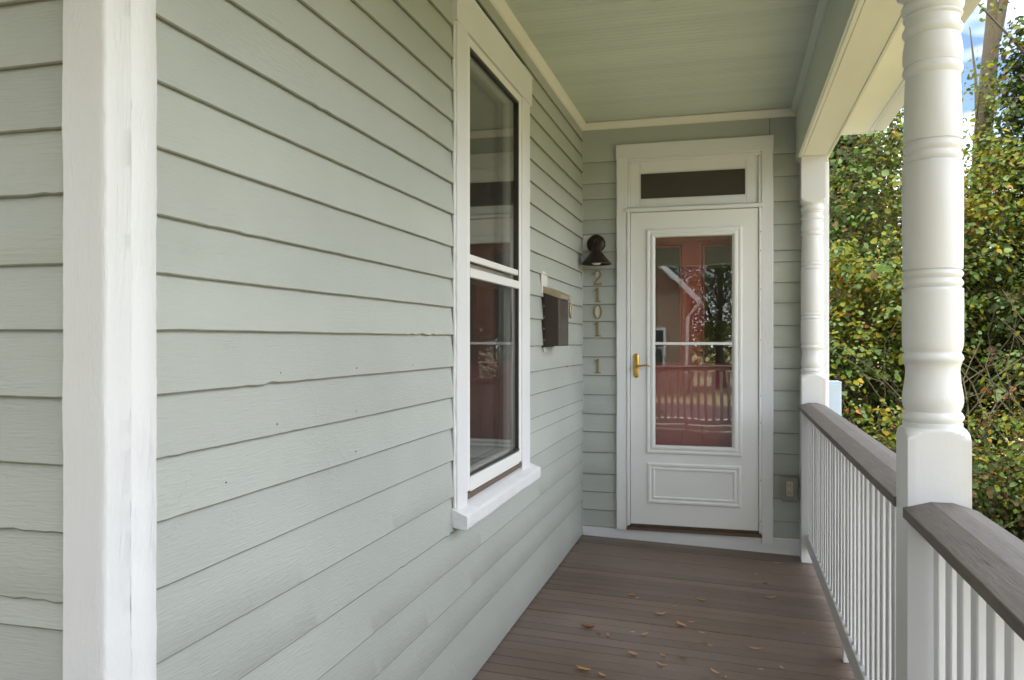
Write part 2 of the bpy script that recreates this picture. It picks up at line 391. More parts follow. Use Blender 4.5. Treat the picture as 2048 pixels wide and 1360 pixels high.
# sheathing behind the boards, with real openings
MB().box(-1.02, XW-.003, 1.07, 2.80, -.1, 2.9).box(-1.02, XW-.003, 3.64, 5.46, -.1, 2.9).box(-1.02, XW-.003, 2.80, 3.64, -.1, .66).box(-1.02, XW-.003, 2.80, 3.64, 2.46, 2.9).build('sheathing', 'dark', WL)
MB().box(-.96, -.66, YB+.003, 5.44, -.1, 2.9).box(.20, .575, YB+.003, 5.44, -.1, 2.9).box(-.66, .20, YB+.003, 5.44, 2.45, 2.9).box(-.66, .20, YB+.003, 5.44, -.1, .055).build('sheathing', 'dark', WB)
MB().box(-3.6, -1.03, YF+.003, 1.12, -.1, 2.9).build('sheathing', 'dark', WF)
NAILS = [(1.559, 1.228), (1.928, 1.226), (1.545, 1.117), (1.925, 1.112), (1.925, 1.006), (2.313, 1.222), (1.364, 1.021)]
Lz = [.004, .232, .362, .490, .617, .742, .871, .985, 1.094, 1.204, 1.316, 1.414, 1.515, 1.631, 1.746, 1.857, 1.968, 2.078, 2.188, 2.30, 2.415, 2.525, 2.628]
farz = [.617, .716, .834, .901, 1.022, 1.140, 1.268, 1.405, 1.524, 1.642, 1.747, 1.862, 1.975, 2.085, 2.195, 2.305, 2.415, 2.525]
WY0, WY1 = 2.705, 3.775
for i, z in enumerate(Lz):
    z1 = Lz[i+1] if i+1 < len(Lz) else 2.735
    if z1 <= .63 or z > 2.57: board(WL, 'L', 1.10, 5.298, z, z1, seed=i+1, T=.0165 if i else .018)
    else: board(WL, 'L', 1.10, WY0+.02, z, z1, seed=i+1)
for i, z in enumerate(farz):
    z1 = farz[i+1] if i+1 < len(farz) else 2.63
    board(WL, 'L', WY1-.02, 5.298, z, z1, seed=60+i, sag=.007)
BL = [.059, .169, .289, .41, .551, .688, .808, .934, 1.064, 1.187, 1.313, 1.423, 1.536, 1.656, 1.769, 1.882, 2.005, 2.098, 2.235, 2.338, 2.481]
BR = [.012, .159, .303, .45, .585, .714, .855, .98, 1.121, 1.253, 1.391, 1.532, 1.661, 1.789, 1.861, 2.023, 2.168, 2.325, 2.466]
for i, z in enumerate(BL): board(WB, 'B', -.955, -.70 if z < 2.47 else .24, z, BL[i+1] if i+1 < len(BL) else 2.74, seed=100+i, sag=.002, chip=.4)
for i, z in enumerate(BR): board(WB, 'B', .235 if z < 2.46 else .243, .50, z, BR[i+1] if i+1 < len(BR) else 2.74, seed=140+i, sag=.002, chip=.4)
FZ = [.06, .17, .28, .39, .5, .61, .72, .832, .877, .989, 1.098, 1.206, 1.314, 1.42, 1.533, 1.64, 1.745, 1.851, 1.96, 2.07, 2.18, 2.29, 2.40, 2.51, 2.62]
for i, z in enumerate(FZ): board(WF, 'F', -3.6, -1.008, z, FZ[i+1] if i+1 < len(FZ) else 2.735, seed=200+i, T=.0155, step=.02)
# old paint left bare where fittings were moved: thin skins on the boards
def skin(poly, d, wall, name='bare_paint_patch', parent=None):
    n = len(poly); V = []
    for dd in (d-.004, d):
        for s, z in poly: V.append((XW+dd, s, z) if wall == 'L' else (s, YB-dd, z))
    F = [tuple(range(n)), tuple(range(n, 2*n))]+[(k, (k+1) % n, n+(k+1) % n, n+k) for k in range(n)]
    return obj(name, V, F, 'patch', parent)
for yy, z in NAILS:
    q = max(k for k in range(len(Lz)) if Lz[k] <= z); d = .0168-.012*(z-Lz[q])/(Lz[q+1]+.012-Lz[q])
    V, F = lathe([(.0001, .0008), (.0017, .0006), (.0022, -.004)], (XW+d, yy, z), 8, 'X', 1); obj('nail_hole', V, F, 'dark', WL)
# white base board across the foot of the door wall
sweep('base_board', [(5.30, -.07), (5.282, -.07), (5.281, .052), (5.284, .056), (5.30, .056)], 'X', -.96, .50, 'white_h', WB, .04, .002, 5, 3)
# thin white caulk bead down the inside corner
V, F = tube([(XW+.010+.003*noise.noise((0, 0, z*7)), YB-.012+.003*noise.noise((4, 0, z*7)), z) for z in np.linspace(.02, 2.69, 60)], [.0065+.003*noise.noise((8, 0, z*11)) for z in np.linspace(0, 2.7, 60)], 6)
obj('caulk_bead', V, F, 'sage', WB, smooth=60)

# =================================================================== near corner board
cb = thing('corner_board', (-.98, 1.09, 0), 'thick peeling white corner board at the near end of the clapboard wall', 'corner board')
def prof_corner():
    # front face (towards viewer) and a softly rounded outer edge, then the flat return on the long wall
    x0, xr, yf = -1.021, -.938, 1.034
    p = [(x0, 1.075), (x0, yf+.004), (x0+.003, yf), (x0+.03, yf), (xr-.016, yf), (xr-.010, yf+.0015)]
    for k in range(1, 5):
        a = R(90-k*18); p.append((xr-.010+.010*math.cos(a), yf+.0115-.010*math.sin(a)))
    p += [(xr, yf+.03), (xr+.0006, yf+.055), (xr-.004, yf+.0605), (xr-.004, 1.075)]
    return p
sweep('front_board', prof_corner(), 'Z', -.02, 2.74, 'white', cb, .012, .0016, 9, 1, .0007, smooth=40)
sweep('return_board', [(-.97, 1.0955), (-.9435, 1.0955), (-.9415, 1.099), (-.9415, 1.154), (-.9440, 1.1575), (-.97, 1.1575)], 'Z', -.02, 2.741, 'white', cb, .012, .0016, 8, 5, .0009, smooth=40)

# =================================================================== tall window in the long wall
wn = thing('window', (XW, 3.24, .62), 'tall narrow white framed double hung window in the long clapboard wall', 'window')
CX = -.937
sweep('side_casing', rect(-.968, CX, 2.703, 2.815, .003), 'Z', .69, 2.44, 'white', wn, .02, .0022, 9, 11, .0009)
sweep('side_casing', rect(-.968, CX, 3.628, 3.775, .003), 'Z', .69, 2.44, 'white', wn, .02, .0018, 9, 12, .0007)
sweep('head_casing', [(-.968, 2.442), (CX+.002, 2.442), (CX+.003, 2.575), (CX+.006, 2.578), (CX+.006, 2.586), (-.968, 2.590)], 'Y', 2.690, 3.806, 'white_h', wn, .03, .0018, 7, 13, .0006)
sweep('sill', [(-.99, .716), (-.99, .64), (-.915, .630), (-.901, .627), (-.896, .630), (-.894, .648), (-.894, .673), (-.898, .678), (-.91, .682)], 'Y', 2.684, 3.815, 'white_h', wn, .015, .0028, 8, 14, .0014)
sweep('sill_edge', rect(-.962, -.940, .706, .7275, .002), 'Y', 2.816, 3.627, 'wood', wn, .05, .001)
fr = MB()
fr.box(-.962, -.943, 2.8155, 2.862, .735, 2.439).box(-.962, -.943, 3.588, 3.6275, .735, 2.439).box(-.9625, -.9425, 2.862, 3.588, 2.405, 2.438)
bev(fr.build('storm_frame', 'enamel', wn), .003)
box('bottom_rail', (-.9612, -.941, 2.863, 3.587, .729, .785), 'enamel', wn)
box('screen_rail', (-.951, -.941, 2.863, 3.587, .790, .797), 'screenframe', wn, 0)
box('upper_bar', (-.9605, -.945, 2.863, 3.587, 1.598, 1.624), 'enamel', wn)
box('lower_bar', (-.9600, -.939, 2.863, 3.587, 1.536, 1.572), 'enamel', wn, .004)
box('channel', (-.963, -.9445, 3.5745, 3.5875, .798, 2.404), 'screenframe', wn, 0)
box('channel', (-.963, -.9445, 2.8625, 3.574, 2.392, 2.4045), 'screenframe', wn, 0)
box('upper_pane', (-.958, -.955, 2.8625, 3.5745, 1.6245, 2.392), 'glass', wn, 0)
box('middle_pane', (-.9575, -.9548, 2.8625, 3.5745, 1.572, 1.598), 'glass', wn, 0)
box('lower_pane', (-.955, -.952, 2.8625, 3.587, .797, 1.536), 'glass', wn, 0)
ss = MB().box(-1.018, -.985, 2.801, 2.86, .70, 2.459).box(-1.018, -.985, 3.58, 3.639, .70, 2.459).box(-1.018, -.985, 2.86, 3.58, 2.40, 2.458).box(-1.018, -.985, 2.86, 3.58, .70, .79).box(-1.018, -.98, 2.86, 3.58, 1.555, 1.60)
sa = bev(ss.build('inner_sash', 'plainwhite', wn), .003)
box('sash_pane', (-1.004, -1.001, 2.86, 3.58, .79, 1.555), 'oldglass', sa, 0); box('sash_pane', (-1.006, -1.003, 2.86, 3.58, 1.60, 2.40), 'oldglass', sa, 0)
# caulk along the casing edges, smeared into the boards
for s, d in ((2.7, 1), (3.778, -1)):
    V, F = tube([(-.950+.004*noise.noise((d, 1, z*5)), s+.003*noise.noise((d, 2, z*9)), z) for z in np.linspace(.70, 2.44, 90)], [.006+.004*noise.noise((d, 0, z*13)) for z in np.linspace(.7, 2.44, 90)], 6)
    obj('caulk_bead', V, F, 'white', wn, smooth=60)

# room behind the window and hall behind the door (dim, closed)
rm = link(bpy.data.objects.new('room', None)); ROOT[rm] = Vector((0, 0, 0)); rm['kind'] = 'structure'
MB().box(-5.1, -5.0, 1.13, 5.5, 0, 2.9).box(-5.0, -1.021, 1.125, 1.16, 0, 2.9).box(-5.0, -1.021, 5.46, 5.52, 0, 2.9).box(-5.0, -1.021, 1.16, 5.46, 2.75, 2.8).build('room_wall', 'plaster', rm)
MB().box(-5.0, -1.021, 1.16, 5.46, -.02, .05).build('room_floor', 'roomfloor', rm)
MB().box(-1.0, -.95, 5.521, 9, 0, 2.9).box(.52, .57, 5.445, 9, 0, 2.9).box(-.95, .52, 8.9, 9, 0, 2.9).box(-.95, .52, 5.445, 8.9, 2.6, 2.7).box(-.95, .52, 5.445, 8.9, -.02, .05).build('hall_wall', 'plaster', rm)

# =================================================================== doorway
dr = thing('door_frame', (-.23, YB, .05), 'white wooden door surround with its narrow transom light', 'door frame')
sweep('side_casing', rect(-.722, -.652, 5.262, 5.306, .004), 'Z', .056, 2.50, 'white', dr, .02, .0018, 8, 21, .0009)
sweep('side_casing', rect(.190, .262, 5.262, 5.306, .004), 'Z', .020, 2.50, 'white', dr, .02, .0012, 8, 22, .0006)
sweep('head_casing', rect(5.2605, 5.306, 2.488, 2.585, .004), 'X', -.7235, .2635, 'white_h', dr, .03, .0012, 7, 23, .0005)
for nm, b in (('stop_moulding', (-.652, .190, 5.268, 5.30, 2.466, 2.489)), ('stop_moulding', (-.652, -.634, 5.2685, 5.30, 2.16, 2.466)), ('stop_moulding', (.172, .190, 5.2685, 5.30, 2.16, 2.466))): box(nm, b, 'white_h', dr, .005)
tm = MB().box(-.634, -.572, 5.286, 5.32, 2.17, 2.468).box(.099, .172, 5.286, 5.32, 2.17, 2.468).box(-.572, .099, 5.286, 5.32, 2.396, 2.468).box(-.572, .099, 5.286, 5.32, 2.17, 2.219)
tr = bev(tm.build('transom_sash', 'white_h', dr), .004)
gb = MB().box(-.572, -.566, 5.284, 5.31, 2.219, 2.396).box(.093, .099, 5.284, 5.31, 2.219, 2.396).box(-.566, .093, 5.284, 5.31, 2.390, 2.396).box(-.566, .093, 5.284, 5.31, 2.219, 2.225)
bev(gb.build('glazing_bead', 'white_fresh', tr), .002)
box('transom_pane', (-.566, .093, 5.296, 5.304, 2.225, 2.390), 'obscure', tr, 0)
sweep('transom_bar', [(5.31, 2.136), (5.252, 2.136), (5.247, 2.142), (5.247, 2.158), (5.27, 2.170), (5.31, 2.174)], 'X', -.660, .198, 'white_h', dr, .03, .0012, 7, 24)
for x0, x1 in ((-.652, -.632), (.176, .190)): box('jamb_strip', (x0, x1, 5.256, 5.30, .085, 2.136), 'enamel', dr, .003)
MB().box(-.70, -.655, 5.307, 5.44, .05, 2.45).box(.19, .24, 5.307, 5.44, .05, 2.45).build('jamb', 'white', dr)
box('threshold', (-.66, .198, 5.262, 5.46, .056, .074), 'wood', dr, .003)
for z in (.16, .42, .78, .95, 1.30, 1.62, 1.86, 1.98): 
    V, F = lathe([(0, -.001), (.0028, -.001), (.0028, .002), (0, .003)], (.186, 5.256, z), 10, 'Y', -1); obj('screw', V, F, 'bronze', dr, smooth=50)

sd_ = thing('storm_door', (-.23, 5.28, .09), 'white storm door with long glass and brass lever handle', 'door')
DX0, DX1, DZ0, DZ1, DY = -.6285, .1735, .098, 2.132, 5.268
GX0, GX1, GZ0, GZ1 = -.470, .012, .585, 1.968
bd = MB().box(DX0, GX0, DY, DY+.035, DZ0, DZ1).box(GX1, DX1, DY, DY+.035, DZ0, DZ1).box(GX0, GX1, DY, DY+.035, GZ1, DZ1).box(GX0, GX1, DY, DY+.035, DZ0, GZ0)
bd.build('door_leaf', 'enamel', sd_)
def frame_mould(x0, x1, z0, z1, y, prof):
    """mitred rectangular moulding; prof = (inset, projection)"""
    V = []; F = []; k = len(prof)
    for cx, cz, sx, sz in ((x0, z0, 1, 1), (x1, z0, -1, 1), (x1, z1, -1, -1), (x0, z1, 1, -1)):
        for a, p in prof: V.append((cx+sx*a, y-p, cz+sz*a))
    for c in range(4):
        d = (c+1) % 4
        for j in range(k-1): F.append((c*k+j, c*k+j+1, d*k+j+1, d*k+j))
    return V, F
V, F = frame_mould(-.526, .075, .562, 2.022, DY, [(0, -.002), (0, .006), (.006, .012), (.016, .013), (.022, .008), (.028, .008), (.034, .015), (.046, .017), (.054, .012), (.056, -.02)])
obj('glass_moulding', V, F, 'enamel', sd_, smooth=25)
V, F = frame_mould(-.520, .069, .236, .502, DY, [(0, -.002), (.001, .005), (.008, .010), (.018, .010), (.024, .004), (.030, .003), (.036, .008), (.044, .008), (.050, -.003)])
obj('panel_moulding', V, F, 'enamel', sd_, smooth=25)
box('glass_bar', (GX0, GX1, DY-.006, DY+.018, 1.268, 1.286), 'enamel', sd_)
box('upper_pane', (GX0, GX1, DY+.006, DY+.010, 1.286, GZ1), 'glass', sd_, 0)
box('lower_pane', (GX0, GX1, DY+.006, DY+.010, GZ0, 1.268), 'glass', sd_, 0)
sweep('door_sweep', rect(5.262, 5.30, .075, .0975, .002), 'X', DX0+.002, DX1+.006, 'sweep', sd_, .02, .0012, 20, 4)
hd = MB()
sh = [(.017*math.cos(a), (.062 if math.sin(a) > 0 else -.062)+.017*math.sin(a)) for a in np.linspace(0, 2*math.pi, 24, endpoint=False)]
V = []
for y_, s in ((DY, 1), (DY-.006, 1), (DY-.009, .75)):
    for a, b in sh: V.append((-.592+a*s, y_, 1.132+b*(1 if s == 1 else .95)))
F = [(j*24+i, j*24+(i+1) % 24, (j+1)*24+(i+1) % 24, (j+1)*24+i) for j in range(2) for i in range(24)]+[tuple(48+i for i in range(24))]
hp = obj('escutcheon', V, F, 'gold', sd_, smooth=40)
V, F = lathe([(.0001, .045), (.008, .045), (.008, .008), (.013, .006), (.013, 0)], (-.592, DY-.006, 1.128), 16, 'Y', -1)
m_ = MB().add(V, F)
V, F = tube([(-.592, DY-.046, 1.128), (-.575, DY-.05, 1.130), (-.55, DY-.052, 1.134), (-.53, DY-.052, 1.137), (-.508, DY-.050, 1.134), (-.496, DY-.047, 1.126)], [.008, .0075, .0062, .0058, .0055, .004], 10)
m_.add(V, F); obj('lever', m_.v, m_.f, 'gold', hp, smooth=60)
V, F = lathe([(.0001, .004), (.006, .003), (.007, 0)], (-.592, DY-.009, 1.185), 14, 'Y', -1); obj('key_cylinder', V, F, 'brass', hp, smooth=50)

rd = thing('inner_door', (-.23, 5.40, .08), 'red panelled inner door with two tall panes behind the storm door glass', 'door')
ry = 5.385
b_ = MB().box(-.652, -.50, ry, ry+.04, .076, 2.13).box(.04, .188, ry, ry+.04, .076, 2.13).box(-.302, -.18, ry, ry+.04, .45, 2.13)
b_.box(-.50, -.302, ry, ry+.04, 1.93, 2.13).box(-.18, .04, ry, ry+.04, 1.93, 2.13).box(-.50, -.302, ry, ry+.04, .75, 1.13).box(-.18, .04, ry, ry+.04, .75, 1.13).box(-.50, .04, ry, ry+.04, .076, .45)
b_.build('door_leaf', 'red', rd)
for x0, x1 in ((-.50, -.302), (-.18, .04)):
    box('pane', (x0, x1, ry+.018, ry+.022, 1.13, 1.93), 'oldglass', rd, 0)
    box('panel', (x0, x1, ry+.012, ry+.03, .45, .75), 'red', rd, .004)
    V, F = frame_mould(x0+.004, x1-.004, 1.134, 1.926, ry+.014, [(0, 0), (.004, .012), (.012, .010), (.016, 0)]); obj('pane_moulding', V, F, 'red', rd, smooth=30)
V, F = lathe([(.0001, .06), (.016, .056), (.026, .04), (.022, .024), (.010, .018), (.010, .004), (.026, .002), (.026, 0)], (-.585, ry, 1.08), 20, 'Y', -1); obj('knob', V, F, 'brass', rd, smooth=60)

# =================================================================== fittings on the walls
lm = thing('wall_lamp', (-.858, 5.285, 1.80), 'dark bronze barn lamp with conical shade above the house numbers', 'wall lamp')
LX, LZ = -.860, 1.938
V, F = lathe([(.0001, .028), (.03, .027), (.050, .022), (.060, .012), (.063, 0)], (LX, 5.288, LZ), 36, 'Y', -1); obj('back_plate', V, F, 'bronze', lm, smooth=40)
V, F = tube([(LX, 5.27, LZ+.005), (LX+.006, 5.24, LZ+.012), (LX+.014, 5.20, LZ+.008), (LX+.019, 5.178, LZ-.012), (LX+.02, 5.172, LZ-.04)], [.013, .013, .014, .018, .022], 12); obj('arm', V, F, 'bronze', lm, smooth=60)
lc = (LX+.021, 5.172, LZ)
V, F = lathe([(.0001, -.028), (.024, -.030), (.030, -.040), (.031, -.056), (.036, -.066), (.070, -.110), (.096, -.136), (.099, -.140), (.099, -.146), (.0965, -.146), (.093, -.138), (.066, -.108), (.030, -.064)], lc, 40); obj('shade', V, F, 'bronze', lm, smooth=40)
V, F = lathe([(.0001, -.149), (.022, -.146), (.034, -.134), (.036, -.118), (.026, -.098), (.014, -.08)], lc, 20); obj('bulb', V, F, 'bulb', lm, smooth=60)
V, F = lathe([(.0001, .006), (.004, .005), (.005, 0)], (LX+.062, 5.284, LZ), 10, 'Y', -1); obj('screw', V, F, 'brass_pale', lm, smooth=50)
lp = skin([(-.948, 1.886), (-.948, 1.95), (-.945, 1.995), (-.90, 1.998), (-.84, 1.99), (-.82, 1.95), (-.83, 1.89)], .0150, 'B', parent=WB)

def prism(poly, y0, y1):
    n = len(poly); V = [(x, yy, z) for yy in (y0, y1) for x, z in poly]
    return V, [tuple(range(n)), tuple(range(n, 2*n))]+[(k, (k+1) % n, n+(k+1) % n, n+k) for k in range(n)]
NY0, NY1 = 5.296, 5.2775
def digit_one(cx, cz, h=.096):
    s = h/.1
    p = [(-.021, -.05), (.022, -.05), (.022, -.044), (.0075, -.040), (.0075, .05), (.002, .05), (-.008, .042), (-.021, .037), (-.021, .031), (-.0065, .033), (-.0065, -.040), (-.021, -.044)]
    return prism([(cx+a*s, cz+b*s) for a, b in p], NY0, NY1)
def digit_zero(cx, cz, h=.096):
    s = h/.1; V = []; F = []; n = 36
    for yy in (NY0, NY1):
        for rx, rz in ((.0285, .050), (.0165, .0435)):
            for i in range(n): a = 2*math.pi*i/n; V.append((cx+rx*s*math.cos(a), yy, cz+rz*s*math.sin(a)))
    for i in range(n):
        j = (i+1) % n; F += [(i, j, n+j, n+i), (2*n+i, 2*n+j, 3*n+j, 3*n+i), (i, j, 2*n+j, 2*n+i), (n+i, n+j, 3*n+j, 3*n+i)]
    return V, F
def digit_two(cx, cz, h=.098):
    s = h/.1
    c = [(-.021, .020, .0085), (-.0225, .028, .007), (-.018, .039, .0045), (-.008, .0465, .0035), (.004, .0465, .004), (.0145, .040, .006), (.0185, .028, .0075), (.0165, .015, .0075), (.008, .001, .006), (-.004, -.014, .0045), (-.015, -.028, .0038), (-.022, -.040, .0036)]
    V = []; F = []; k = len(c)
    for yy in (NY0, NY1):
        for i, (x, z, wd) in enumerate(c):
            a = c[max(i-1, 0)]; b = c[min(i+1, k-1)]; d = Vector((b[0]-a[0], b[1]-a[1])).normalized(); n_ = Vector((-d.y, d.x))
            V += [(cx+(x+n_.x*wd)*s, yy, cz+(z+n_.y*wd)*s), (cx+(x-n_.x*wd)*s, yy, cz+(z-n_.y*wd)*s)]
    o = 2*k
    for i in range(k-1):
        a, b, e, f = 2*i, 2*i+1, 2*i+3, 2*i+2
        F += [(a, b, e, f), (o+a, o+b, o+e, o+f), (a, f, o+f, o+a), (b, e, o+e, o+b)]
    F += [(0, 1, o+1, o), (2*k-2, 2*k-1, o+2*k-1, o+2*k-2)]
    foot = [(-.027, -.050), (.0255, -.050), (.0275, -.030), (.0235, -.031), (.020, -.037), (.010, -.0385), (-.008, -.037), (-.024, -.038)]
    V2, F2 = prism([(cx+a*s, cz+b*s) for a, b in foot], NY0, NY1-.0003)
    n = len(V); V += V2; F += [tuple(n+i for i in q) for q in F2]
    return V, F
DXc = -.848
for fn, cz, lab in ((digit_two, 1.713, 'brass house number 2, top of the column under the lamp'), (digit_one, 1.600, 'brass house number 1 between the 2 and the 0'), (digit_zero, 1.487, 'brass house number 0 with white paint inside its loop'),
                    (digit_one, 1.373, 'brass house number 1 just under the 0'), (digit_one, 1.127, 'brass unit number 1 set apart lowest of the column')):
    V, F = fn(DXc, cz)
    tag(bev(obj('house_number', V, F, 'brass', loc=(DXc, 5.29, cz-.05)), .001, 1), lab, 'number', 'brass house numbers')
skin([(DXc+.016*math.cos(a), 1.487+.043*math.sin(a)) for a in np.linspace(0, 6.28, 18, endpoint=False)], .0158, 'B', parent=WB)
skin([(DXc-.006, 1.715), (DXc-.016, 1.725), (DXc-.017, 1.742), (DXc-.008, 1.756), (DXc+.004, 1.755), (DXc+.012, 1.742), (DXc+.012, 1.728), (DXc+.004, 1.716)], .0158, 'B', parent=WB)

mb = thing('mailbox', (-.92, 4.24, 1.27), 'brown metal mailbox with brass lid hung on the long clapboard wall', 'mailbox')
MY0, MY1 = 4.113, 4.375
V = [(-.949, y_, z) for y_ in (MY0, MY1) for z in (1.268, 1.565)]+[(-.866, y_, z) for y_ in (MY0, MY1) for z in (1.268, 1.533)]
F = [(0, 1, 5, 4), (2, 6, 7, 3), (0, 4, 6, 2), (4, 5, 7, 6), (0, 2, 3, 1), (1, 3, 7, 5)]
bev(obj('box_body', V, F, 'mailbox', mb), .005, 3)
pr = [(-.957, 1.553), (-.957, 1.580), (-.948, 1.584), (-.862, 1.550), (-.853, 1.543), (-.853, 1.518), (-.860, 1.518)]
sweep('lid', pr, 'Y', MY0-.006, MY1+.006, 'brass_pale', mb, .1, 0)
V, F = tube([(-.957, MY0-.007, 1.578), (-.957, MY1+.007, 1.578)], [.0075, .0075], 12); obj('hinge_roll', V, F, 'brass', mb, smooth=50)
V, F = tube([(-.853, 4.315, 1.535), (-.846, 4.315, 1.520), (-.846, 4.315, 1.495)], [.004]*3, 8); hk = obj('hasp', V, F, 'brass_pale', mb, smooth=50)
rr = [(-.842, 4.315+.024*math.sin(a), 1.462+.038*math.cos(a)) for a in np.linspace(0, 2*math.pi, 25)]
V, F = tube(rr, [.006]*25, 8); obj('ring', V, F, 'brass_pale', hk, smooth=60)
for z in (1.30, 1.36, 1.42, 1.48):
    V, F = lathe([(.0001, .004), (.004, .003), (.005, 0)], (-.948, MY0, z), 8, 'Y', -1); obj('rivet', V, F, 'brass_pale', mb, smooth=50)
box('mounting_plate', (-.968, -.9475, 4.108, 4.38, 1.262, 1.56), 'dark', mb, 0)
skin([(4.075, 1.545), (4.072, 1.60), (4.07, 1.645), (4.10, 1.664), (4.16, 1.662), (4.205, 1.648), (4.21, 1.60), (4.20, 1.545)], .0155, 'L', parent=WL)
skin([(4.13, 1.235), (4.125, 1.27), (4.20, 1.27), (4.19, 1.235)], .0150, 'L', parent=WL)

ot = thing('outlet_box', (.357, 5.28, .32), 'small weatherproof outlet box with clear cover beside the far post', 'outlet box')
box('back_box', (.312, .405, 5.255, 5.295, .302, .448), simple('grey_box_metal', (.30, .29, .27), .5, .2), ot, .01)
box('socket', (.338, .378, 5.246, 5.255, .33, .42), 'almond', ot, .003)
for zz in (.352, .398):
    o_ = MB().box(.349, .352, 5.2445, 5.2465, zz-.008, zz+.008).box(.362, .365, 5.2445, 5.2465, zz-.008, zz+.008).build('slot', 'black', ot)
bev(MB().box(.308, .409, 5.212, 5.254, .298, .452).build('clear_cover', 'cover', ot), .014, 4)

# =================================================================== porch ceiling, mouldings, beam, eave
cl = link(bpy.data.objects.new('porch_ceiling', None)); ROOT[cl] = Vector((0, 0, CZ)); cl.location = (0, 0, CZ); cl['kind'] = 'structure'
y = -1.38; i = 0
pw = .0815
pr = [(0, .02), (0, .006)]
for c in (.002, .041):      # two beads per board
    pr += [(c+.000, .0020), (c+.002, .0008), (c+.005, .000), (c+.008, .0008), (c+.0095, .0022), (c+.0115, .0005)]
pr += [(pw-.002, .0005), (pw-.0004, .004), (pw-.0004, .02)]
Vs, Fs = sweep_data(pr, 'X', XW-.02, .40, 2); V2, F2 = sweep_data(pr, 'X', -3.6, .40, 4)
me1 = me2 = None
while y < YB-.02:
    wide = y < YF-.02
    src = me2 if wide else me1
    if src is None:
        o = obj('bead_board', [(v[0], v[1], v[2]+CZ) for v in (V2 if wide else Vs)], F2 if wide else Fs, 'ceil', cl)
        if wide: me2 = o.data
        else: me1 = o.data
    else:
        o = link(bpy.data.objects.new('bead_board', src)); o.parent = cl; ROOT[o] = Vector((0, 0, CZ))
    o.location = (0, y, rng.uniform(-.0006, .0006)); y += pw
cm = [(0, 0), (.030, 0), (.030, -.006), (.025, -.010), (.020, -.020), (.012, -.030), (.010, -.040), (.004, -.045), (0, -.045)]
mo = thing('ceiling_moulding', (XW, 3.2, CZ), 'thin cream moulding where the long clapboard wall meets the ceiling', 'moulding')
sweep('moulding_strip', [(XW+.008+a*1.1, CZ-.001+b) for a, b in cm], 'Y', 1.16, 5.285, 'cream', mo, .1, .001, 4, 1, smooth=40)
mo2 = thing('ceiling_moulding', (0, YB, CZ), 'thin cream moulding along the ceiling above the door', 'moulding')
sweep('moulding_strip', [(YB-.008-a*1.1, CZ-.0015+b) for a, b in cm], 'X', XW+.008, .395, 'cream', mo2, .1, .001, 4, 2, smooth=40)
mo3 = thing('ceiling_moulding', (.38, 2, CZ), 'sage moulding where the ceiling meets the porch beam', 'moulding')
sweep('moulding_strip', [(.396-a, CZ-.002+b*.8) for a, b in cm], 'Y', -1.38, 5.262, 'ceil', mo3, .1, .001, 4, 3, smooth=40)
mo4 = thing('ceiling_moulding', (-2, YF, CZ), 'cream moulding along the top of the near clapboard wall', 'moulding')
sweep('moulding_strip', [(YF-.008-a*1.1, CZ-.001+b) for a, b in cm], 'X', -3.6, -1.02, 'cream', mo4, .1, .001, 4, 2, smooth=40)
bm_ = thing('porch_beam', (.475, 2, 2.4), 'boxed porch beam over the railing, sage inside and cream beneath', 'beam')
BZ = 2.413
sweep('inner_face', [(.396, BZ-.004), (.3965, CZ+.02), (.405, CZ+.02), (.405, BZ-.004)], 'Y', -1.36, 5.296, 'ceil', bm_, .15, .0012, 2, 7)
sweep('inner_edge', rect(.4055, .424, BZ-.005, BZ+.03, .002), 'Y', -1.36, 5.296, 'cream', bm_, .15, .0012, 3, 8)
sweep('bottom_board', rect(.4275, .566, BZ, BZ+.02, .002), 'Y', -1.36, 5.296, 'cream', bm_, .15, .0012, 2, 9)
sweep('outer_face', rect(.5665, .582, BZ-.004, 2.64, .002), 'Y', -1.36, 5.41, 'cream', bm_, .15, .001, 2, 10)
box('core', (.41, .56, -1.35, 5.29, BZ+.035, CZ+.03), 'dark', bm_, 0)
ev = thing('eave', (.7, 2, 2.6), 'cream eave soffit overhanging outside the porch beam', 'eave')
sweep('soffit_board', rect(.5825, .835, 2.598, 2.615, .002), 'Y', -1.5, 5.395, 'cream', ev, .2, .001, 2, 11)
box('fascia', (.8355, .858, -1.5, 5.40, 2.588, 2.76), 'white_fresh', ev)
box('end_board', (.583, .86, 5.3955, 5.412, 2.590, 2.90), 'white_fresh', ev)
gt = thing('gutter', (.9, 2, 2.6), 'white metal gutter along the porch eave', 'gutter')
sweep('trough', [(.8605, 2.70), (.8605, 2.61), (.885, 2.602), (.93, 2.602), (.955, 2.64), (.962, 2.70), (.958, 2.70), (.95, 2.645), (.925, 2.608), (.888, 2.608), (.866, 2.615), (.866, 2.70)], 'Y', -1.5, 5.405, 'plainwhite', gt, .6)
rf = thing('porch_roof', (-1, 2, 2.8), 'brown shingled roof covering the porch', 'roof')
V = [(-1.0, -1.7, 3.35), (.90, -1.7, 2.77), (.90, 5.45, 2.77), (-1.0, 5.45, 3.35), (-3.7, -1.7, 3.35), (-3.7, 5.45, 3.35)]
V += [(x, y_, 2.768 if x < .9 else 2.765) for x, y_, z in V]
F = [(0, 1, 2, 3), (4, 0, 3, 5), (6, 9, 8, 7), (10, 11, 9, 6), (0, 4, 10, 6), (1, 0, 6, 7), (2, 1, 7, 8), (3, 2, 8, 9), (5, 3, 9, 11), (4, 5, 11, 10)]
obj('roof_slab', V, F, 'roofing', rf)
box('front_fascia', (-3.7, .86, -1.52, -1.42, 2.40, 2.766), 'white_fresh', rf)
